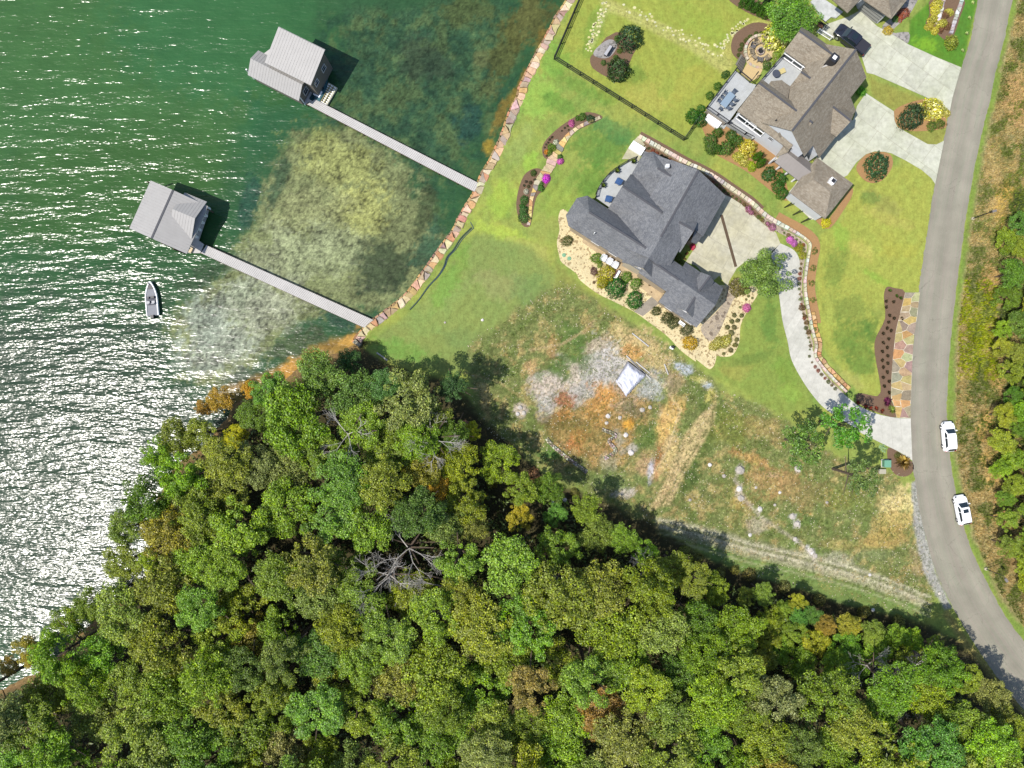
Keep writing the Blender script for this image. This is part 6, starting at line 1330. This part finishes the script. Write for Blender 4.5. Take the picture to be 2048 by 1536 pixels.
many(FC,[(300,1310,62),(370,1290,62),(250,1340,50)],(176,176,80),'yellow variegated shrub near the gravel tongue',group='variegated tongue shrubs',blossom=(220,216,140))
many(FC,[(585,950,42)],(206,110,160),'pink flowering bush at the edge of the gravel bed',blossom=(226,120,180))
many(FC,[(430,1090,26),(490,1080,24),(385,1150,26),(455,1150,26),(425,1205,30),(480,1275,24),(465,1330,26),(420,1385,26),(345,1420,18),(575,865,14),(600,830,16),(640,850,14),(455,1025,24),(530,1030,24),(515,945,14)],(106,110,54),'small dark tuft in the cream gravel bed',cat='plant',name='garden_plant',group='gravel bed tufts')
many(FA,[(1465,1195,30)],(226,90,110),'red pink flowering bush at the garage corner',blossom=(236,90,120)); many(FB,[(1330,440,44),(1350,480,24)],(126,140,66),'pale green entry shrub beside the dark garage roof',group='entry shrubs')
many(FB,[(1395,400,13),(1370,430,13),(1410,390,12),(1385,450,12)],(120,90,60),'tiny dark plant in the entry strip',cat='plant',name='garden_plant',group='entry strip plants')
many(FC,[(500,740,90),(560,760,60)],(120,118,60),'weedy low shrub under the yard tree',group='weedy low shrubs')
# strip flowers
many(FD,[(600,1215,34),(625,1250,30)],(150,120,110),'pink flowers on the upper part of the strip by the court',cat='flowers',name='flower_clump',group='upper pink flowers',blossom=(222,130,190),h=.5)
many(FD,[(800,1370,24),(845,1405,40)],(150,120,110),'pink flowers midway along the strip by the court',cat='flowers',name='flower_clump',group='middle pink flowers',blossom=(222,130,190),h=.5)
many(FC,[(1030,255,38),(1070,290,34)],(206,120,190),'lilac pink flowers at the lower end of the court strip',cat='flowers',name='flower_clump',group='lower pink flowers',blossom=(230,130,214),h=.5)
pl=[]; c=offs([Vector((v.x,v.y,0)) for v in resample(rw,150)],-.75)
for i in range(4,148,2):
    if 66<i<72: continue
    q=c[i]; p=(q.x/(S*109/110)+1024,768-q.y/(S*109/110)); pl.append(p)
for i,p in enumerate(pl): shrub(p,random.uniform(.16,.34),random.choice([(120,104,60),(104,120,60),(150,90,66),(96,104,56)]),'little plant under the retaining wall '+('beside the parking court' if i<31 else 'along the upper drive' if i<50 else 'along the lower drive'),'plant','garden_plant','strip plants under the wall')
for (x,y,r) in ((1280,370,46),(1260,540,46),(1250,700,46),(1260,865,42),(1300,1170,46)): shrub(FC(x,y),r/5.12*S,(128,136,72),'wispy shrub in the straw strip east of the drive',group='wispy strip shrubs',mesh=OPEN_T[0],h=.8)
for (x,y,r) in ((1150,950,34),(1180,1040,24),(1200,1100,24),(1220,1200,26)): shrub(FC(x,y),r/5.12*S,(120,96,60),'brownish plant between the wall and the drive','plant','garden_plant','brownish drive plants')
# mulch bed right: tufts
for (x,y) in ((680,415),(750,470),(790,490),(640,585),(675,670),(720,700),(665,740),(650,800),(690,825),(610,855),(665,910),(610,950),(650,1000),(600,1040),(655,1085),(600,1130),(655,1160),(610,1200),(650,1250),(610,1305),(670,1345),(620,1395),(670,1460),(640,525),(715,530),(800,700)):
    clump(FI(x,y),.34,(74,68,50) if y>500 else (80,110,50),'small dark spiky plant in the long mulch bed','spiky plants in the long mulch bed')
shrub(FJ(655,120),.8,(130,70,96),'burgundy grass clump at the lower end of the mulch bed','plant','grass_clump',mesh=SPIKE[0],h=.7)
shrub(FJ(700,200),.7,(150,170,90),'pale green spiky clump by the flagstone corner','plant','grass_clump',mesh=SPIKE[1],h=.6)
for (x,y) in ((540,190),(600,215),(480,190),(430,170),(350,130)): clump(FJ(x,y),.4,(150,80,66),'small rust red plant by the drive edge','rust plants by the drive edge')
shrub(FJ(820,750),1.35,(200,176,110),'big tan pampas clump at the drive mouth','plant','grass_clump',mesh=SPIKE[0],h=1.2); shrub(FJ(840,745),.8,(150,120,56),'brown core of grasses inside the pampas clump','plant','grass_clump',mesh=SPIKE[1],h=1.3)
shrub(FJ(610,600),.8,(176,206,150),'pale mint seedling bush at the lawn corner','plant','garden_plant',mesh=OPEN_T[1],h=.6)
shrub(FJ(755,670),.45,(104,110,52),'small round shrub touching the drive mouth','plant','garden_plant')
# lakeside lawn beds
many(FN,[(1560,375,40),(1510,390,26)],(90,128,56),'green shrub at the upper end of the island bed',group='upper end shrubs'); many(FN,[(1645,395,44)],(56,86,50),'dark shrub at the upper tip of the lakeside bed')
many(FN,[(1450,440,34)],(214,120,170),'pink flower clump in the upper lakeside bed',cat='flowers',name='flower_clump',blossom=(236,130,190),h=.45)
many(FN,[(1335,830,34)],(216,120,190),'pink flower clump beside the stepping stones',cat='flowers',name='flower_clump',blossom=(236,120,206),h=.45)
many(FN,[(1190,1005,44)],(220,90,206),'bright magenta flower clump at the middle of the lakeside beds',cat='flowers',name='flower_clump',blossom=(240,90,226),h=.5)
many(FN,[(1250,690,44),(1225,740,34)],(110,136,50),'yellow green perennial in the upper lakeside bed',group='upper bed perennials'); many(FN,[(1195,735,26)],(216,150,60),'orange perennial in the upper lakeside bed',blossom=(230,160,60))
many(FN,[(1290,635,30),(985,1140,28)],(200,200,170),'white flowering perennial in the lakeside beds',blossom=(240,240,220),group='white perennials')
many(FN,[(1062,950,32)],(84,112,42),'round green shrub at the head of the lower lakeside bed'); many(FN,[(1330,785,30),(1135,1105,36),(1140,1060,24)],(92,140,60),'leafy green plant beside the stepping stones',group='stepping stone plants')
many(FN,[(965,1230,46),(960,1330,46),(965,1410,56),(940,1290,26)],(84,130,60),'lush green plant in the tail of the lower lakeside bed',group='tail plants')
many(FN,[(1075,1020,16),(985,1040,16),(965,1080,14),(1010,1090,18),(1030,1050,20),(930,1290,16),(1250,585,14),(1225,610,14),(1210,640,12),(1190,660,12),(1175,690,10),(1170,740,10),(1380,490,12),(1410,470,12),(1420,510,10),(1350,520,10),(1195,775,12)],(78,78,50),'tiny dark plant in the lakeside beds',cat='plant',name='garden_plant',group='tiny bed plants')
# stepping stones of the lakeside path
c=pts(FN,1745,385,1640,430,1520,490,1430,560,1360,640,1300,730,1250,800,1220,880,1160,960,1100,1040,1070,1130,1040,1220,1030,1320,1025,1400,1010,1490); c=[Vector((v.x,v.y,0)) for v in resample(c,50)]
wd=[.3+1.0*math.exp(-((i-25)/9)**2) for i in range(51)]; L_=[offs(c,wd[i]*.75)[i] for i in range(51)];R_=[offs(c,-wd[i]*.35-.2)[i] for i in range(51)]
T=thing('stone_path','curving path of ochre slabs and boulders between the lakeside beds','path',(c[25].x,c[25].y,1)); n=stonestrip(T,L_,R_,.62,1.13,.15,[(222,190,128),(212,176,112),(196,176,140),(150,138,128),(230,206,150),(206,186,160)],51,.05,.07,bev=.04,tilt=.04)
# fenced lawn stepping stones
for lb,P_,w_,nm in (('double line of pale stepping stones crossing the fenced lawn',pts(FG,750,60,900,130,1020,190,1160,260,1280,320,1400,380,1540,440,1680,510,1760,560),.55,'stepping_stones'),('rough pale stones curving round the island bed',pts(FG,570,20,530,130,500,240,450,320,430,400,410,520),.5,'stepping_stones'),('pale stones leading toward the fire pit bed',pts(FG,1740,480,1830,390,1930,300,2040,215),.5,'stepping_stones')):
    c=[Vector((v.x,v.y,0)) for v in resample(P_,40)]; T=thing(nm,lb,'stepping stones',(c[20].x,c[20].y,1)); k=random.Random(int(P_[0][0]))
    for i in range(0,41):
        for s in (-1,1):
            if k.random()<.42: continue
            r=k.uniform(.12,.28); q=offs(c,s*w_*.6+k.uniform(-.38,.38))[i]; m=6; a0=k.random()*6; P2=[(q.x+r*k.uniform(.7,1.1)*math.cos(a0+6.28*t/m),q.y+r*k.uniform(.6,1)*math.sin(a0+6.28*t/m)) for t in range(m)]
            MB().prism(P2,.98,1.02).build('stone',M_stone,T,color=alb(*k.choice([(222,216,160),(214,206,140),(206,204,160)])))
# stone lines on the top planting island
for P_ in (pts(FF,1225,-20,1195,100,1150,260),pts(FF,1415,-10,1350,170,1290,350)):
    c=[Vector((v.x,v.y,0)) for v in resample(P_,16)]; T=thing('rock_border','row of white grey rocks through the top planting island','rock border',(c[8].x,c[8].y,1)); T['_px']=P_[0]; stonestrip(T,offs(c,.3),offs(c,-.3),.5,1.3,.3,[(226,224,220),(206,204,200),(190,186,180)],int(P_[0][0]),.05,.05,bev=.1,tilt=.08)
# grass seed heads along the lane
for (x,y) in ((1530,25),(1495,180),(1468,340),(1425,515)): clump(FF(x,y),.34,(206,220,150),'pale grass tuft along the lane beside the bright lawn','pale lane tufts')
# deck planters
for (x,y) in ((858,318),(690,415),(548,565)):
    p=FA(x,y); v=W(p,4.2); T=thing('potted_plant','potted plant on the curved deck railing','potted plant',(v.x,v.y,3.6),'potted plants on the curved deck'); T['_px']=p
    MB().lathe([(0,.02),(.2,.02),(.28,.45),(.22,.45)],12,(v.x,v.y,3.6)).build('pot',M_black,T); link('foliage',SPIKE[0],T,alb(110,130,60,1.3),loc=(0,0,.4),scale=(.5,.5,.6))
# fallen timber near the forest corner
P_=pts(FM,580,1360,640,1400,690,1440); T=MB(); q=[W(p,1.05) for p in P_]
for i in range(2): T.tube(q[i],q[i+1],.14,.12,7)
tag(T.build('fallen_log',M_dead),'bleached log lying at the lawn corner by the wood','log')
# ------------------------------------------------------------------ make labels single out one thing
def ordn(k):
    if k<12: return ORD[k]
    t=['thirteenth','fourteenth','fifteenth','sixteenth','seventeenth','eighteenth','nineteenth','twentieth']
    if k<20: return t[k-12]
    return ['','twenty','thirty'][(k+1)//10-1]+'-'+['','first','second','third','fourth','fifth','sixth','seventh','eighth','ninth'][(k+1)%10] if (k+1)%10 else 'thirtieth'
ORD=['','second','third','fourth','fifth','sixth','seventh','eighth','ninth','tenth','eleventh','twelfth']
NUM=['zero','one','two','three','four','five','six','seven','eight','nine','ten','eleven','twelve']
bpy.context.view_layer.update()
def px_of(o):
    if '_px' in o: return (float(o['_px'][0]),float(o['_px'][1]))
    l=o.location; k=S*(CH-l.z)/CH; return (l.x/k+1024,768-l.y/k)
def nwords(s): return len(s.split())
by={}
for o in THINGS: by.setdefault(o['label'],[]).append(o)
def rank(L_,base):
    if len(L_)==1: L_[0]['label']=base; return
    xs=[px_of(o)[0] for o in L_]; ys=[px_of(o)[1] for o in L_]; hz=(max(xs)-min(xs))>=(max(ys)-min(ys)); L_=sorted(L_,key=lambda o:px_of(o)[0 if hz else 1]); n=len(L_)
    if n>32: return 
    for i,o in enumerate(L_):
        a,b=('leftmost','rightmost') if hz else ('topmost','lowest'); side='from left' if hz else 'from top'
        o['label']=base+', '+(a if i==0 else b if i==n-1 else ordn(i)+' '+side)+' of '+(NUM[n] if n<13 else str(n))
for lb,L_ in list(by.items()):
    if len(L_)>32: # split by position in the picture first, only then rank
        ys=sorted(L_,key=lambda o:px_of(o)[1]); k=math.ceil(len(ys)/12)
        names={2:['upper half','lower half'],3:['upper third','middle third','lower third']}.get(k)
        if names and nwords(lb)<=8:
            for i in range(k): rank(ys[i*len(ys)//k:(i+1)*len(ys)//k],lb+' '+names[i])
    else: rank(L_,lb)
for o in THINGS:
    if '_px' in o: del o['_px']
    if nwords(o['label'])>16: print('LONG',o['label'])
print('things',len(THINGS),'objects',len(bpy.data.objects))
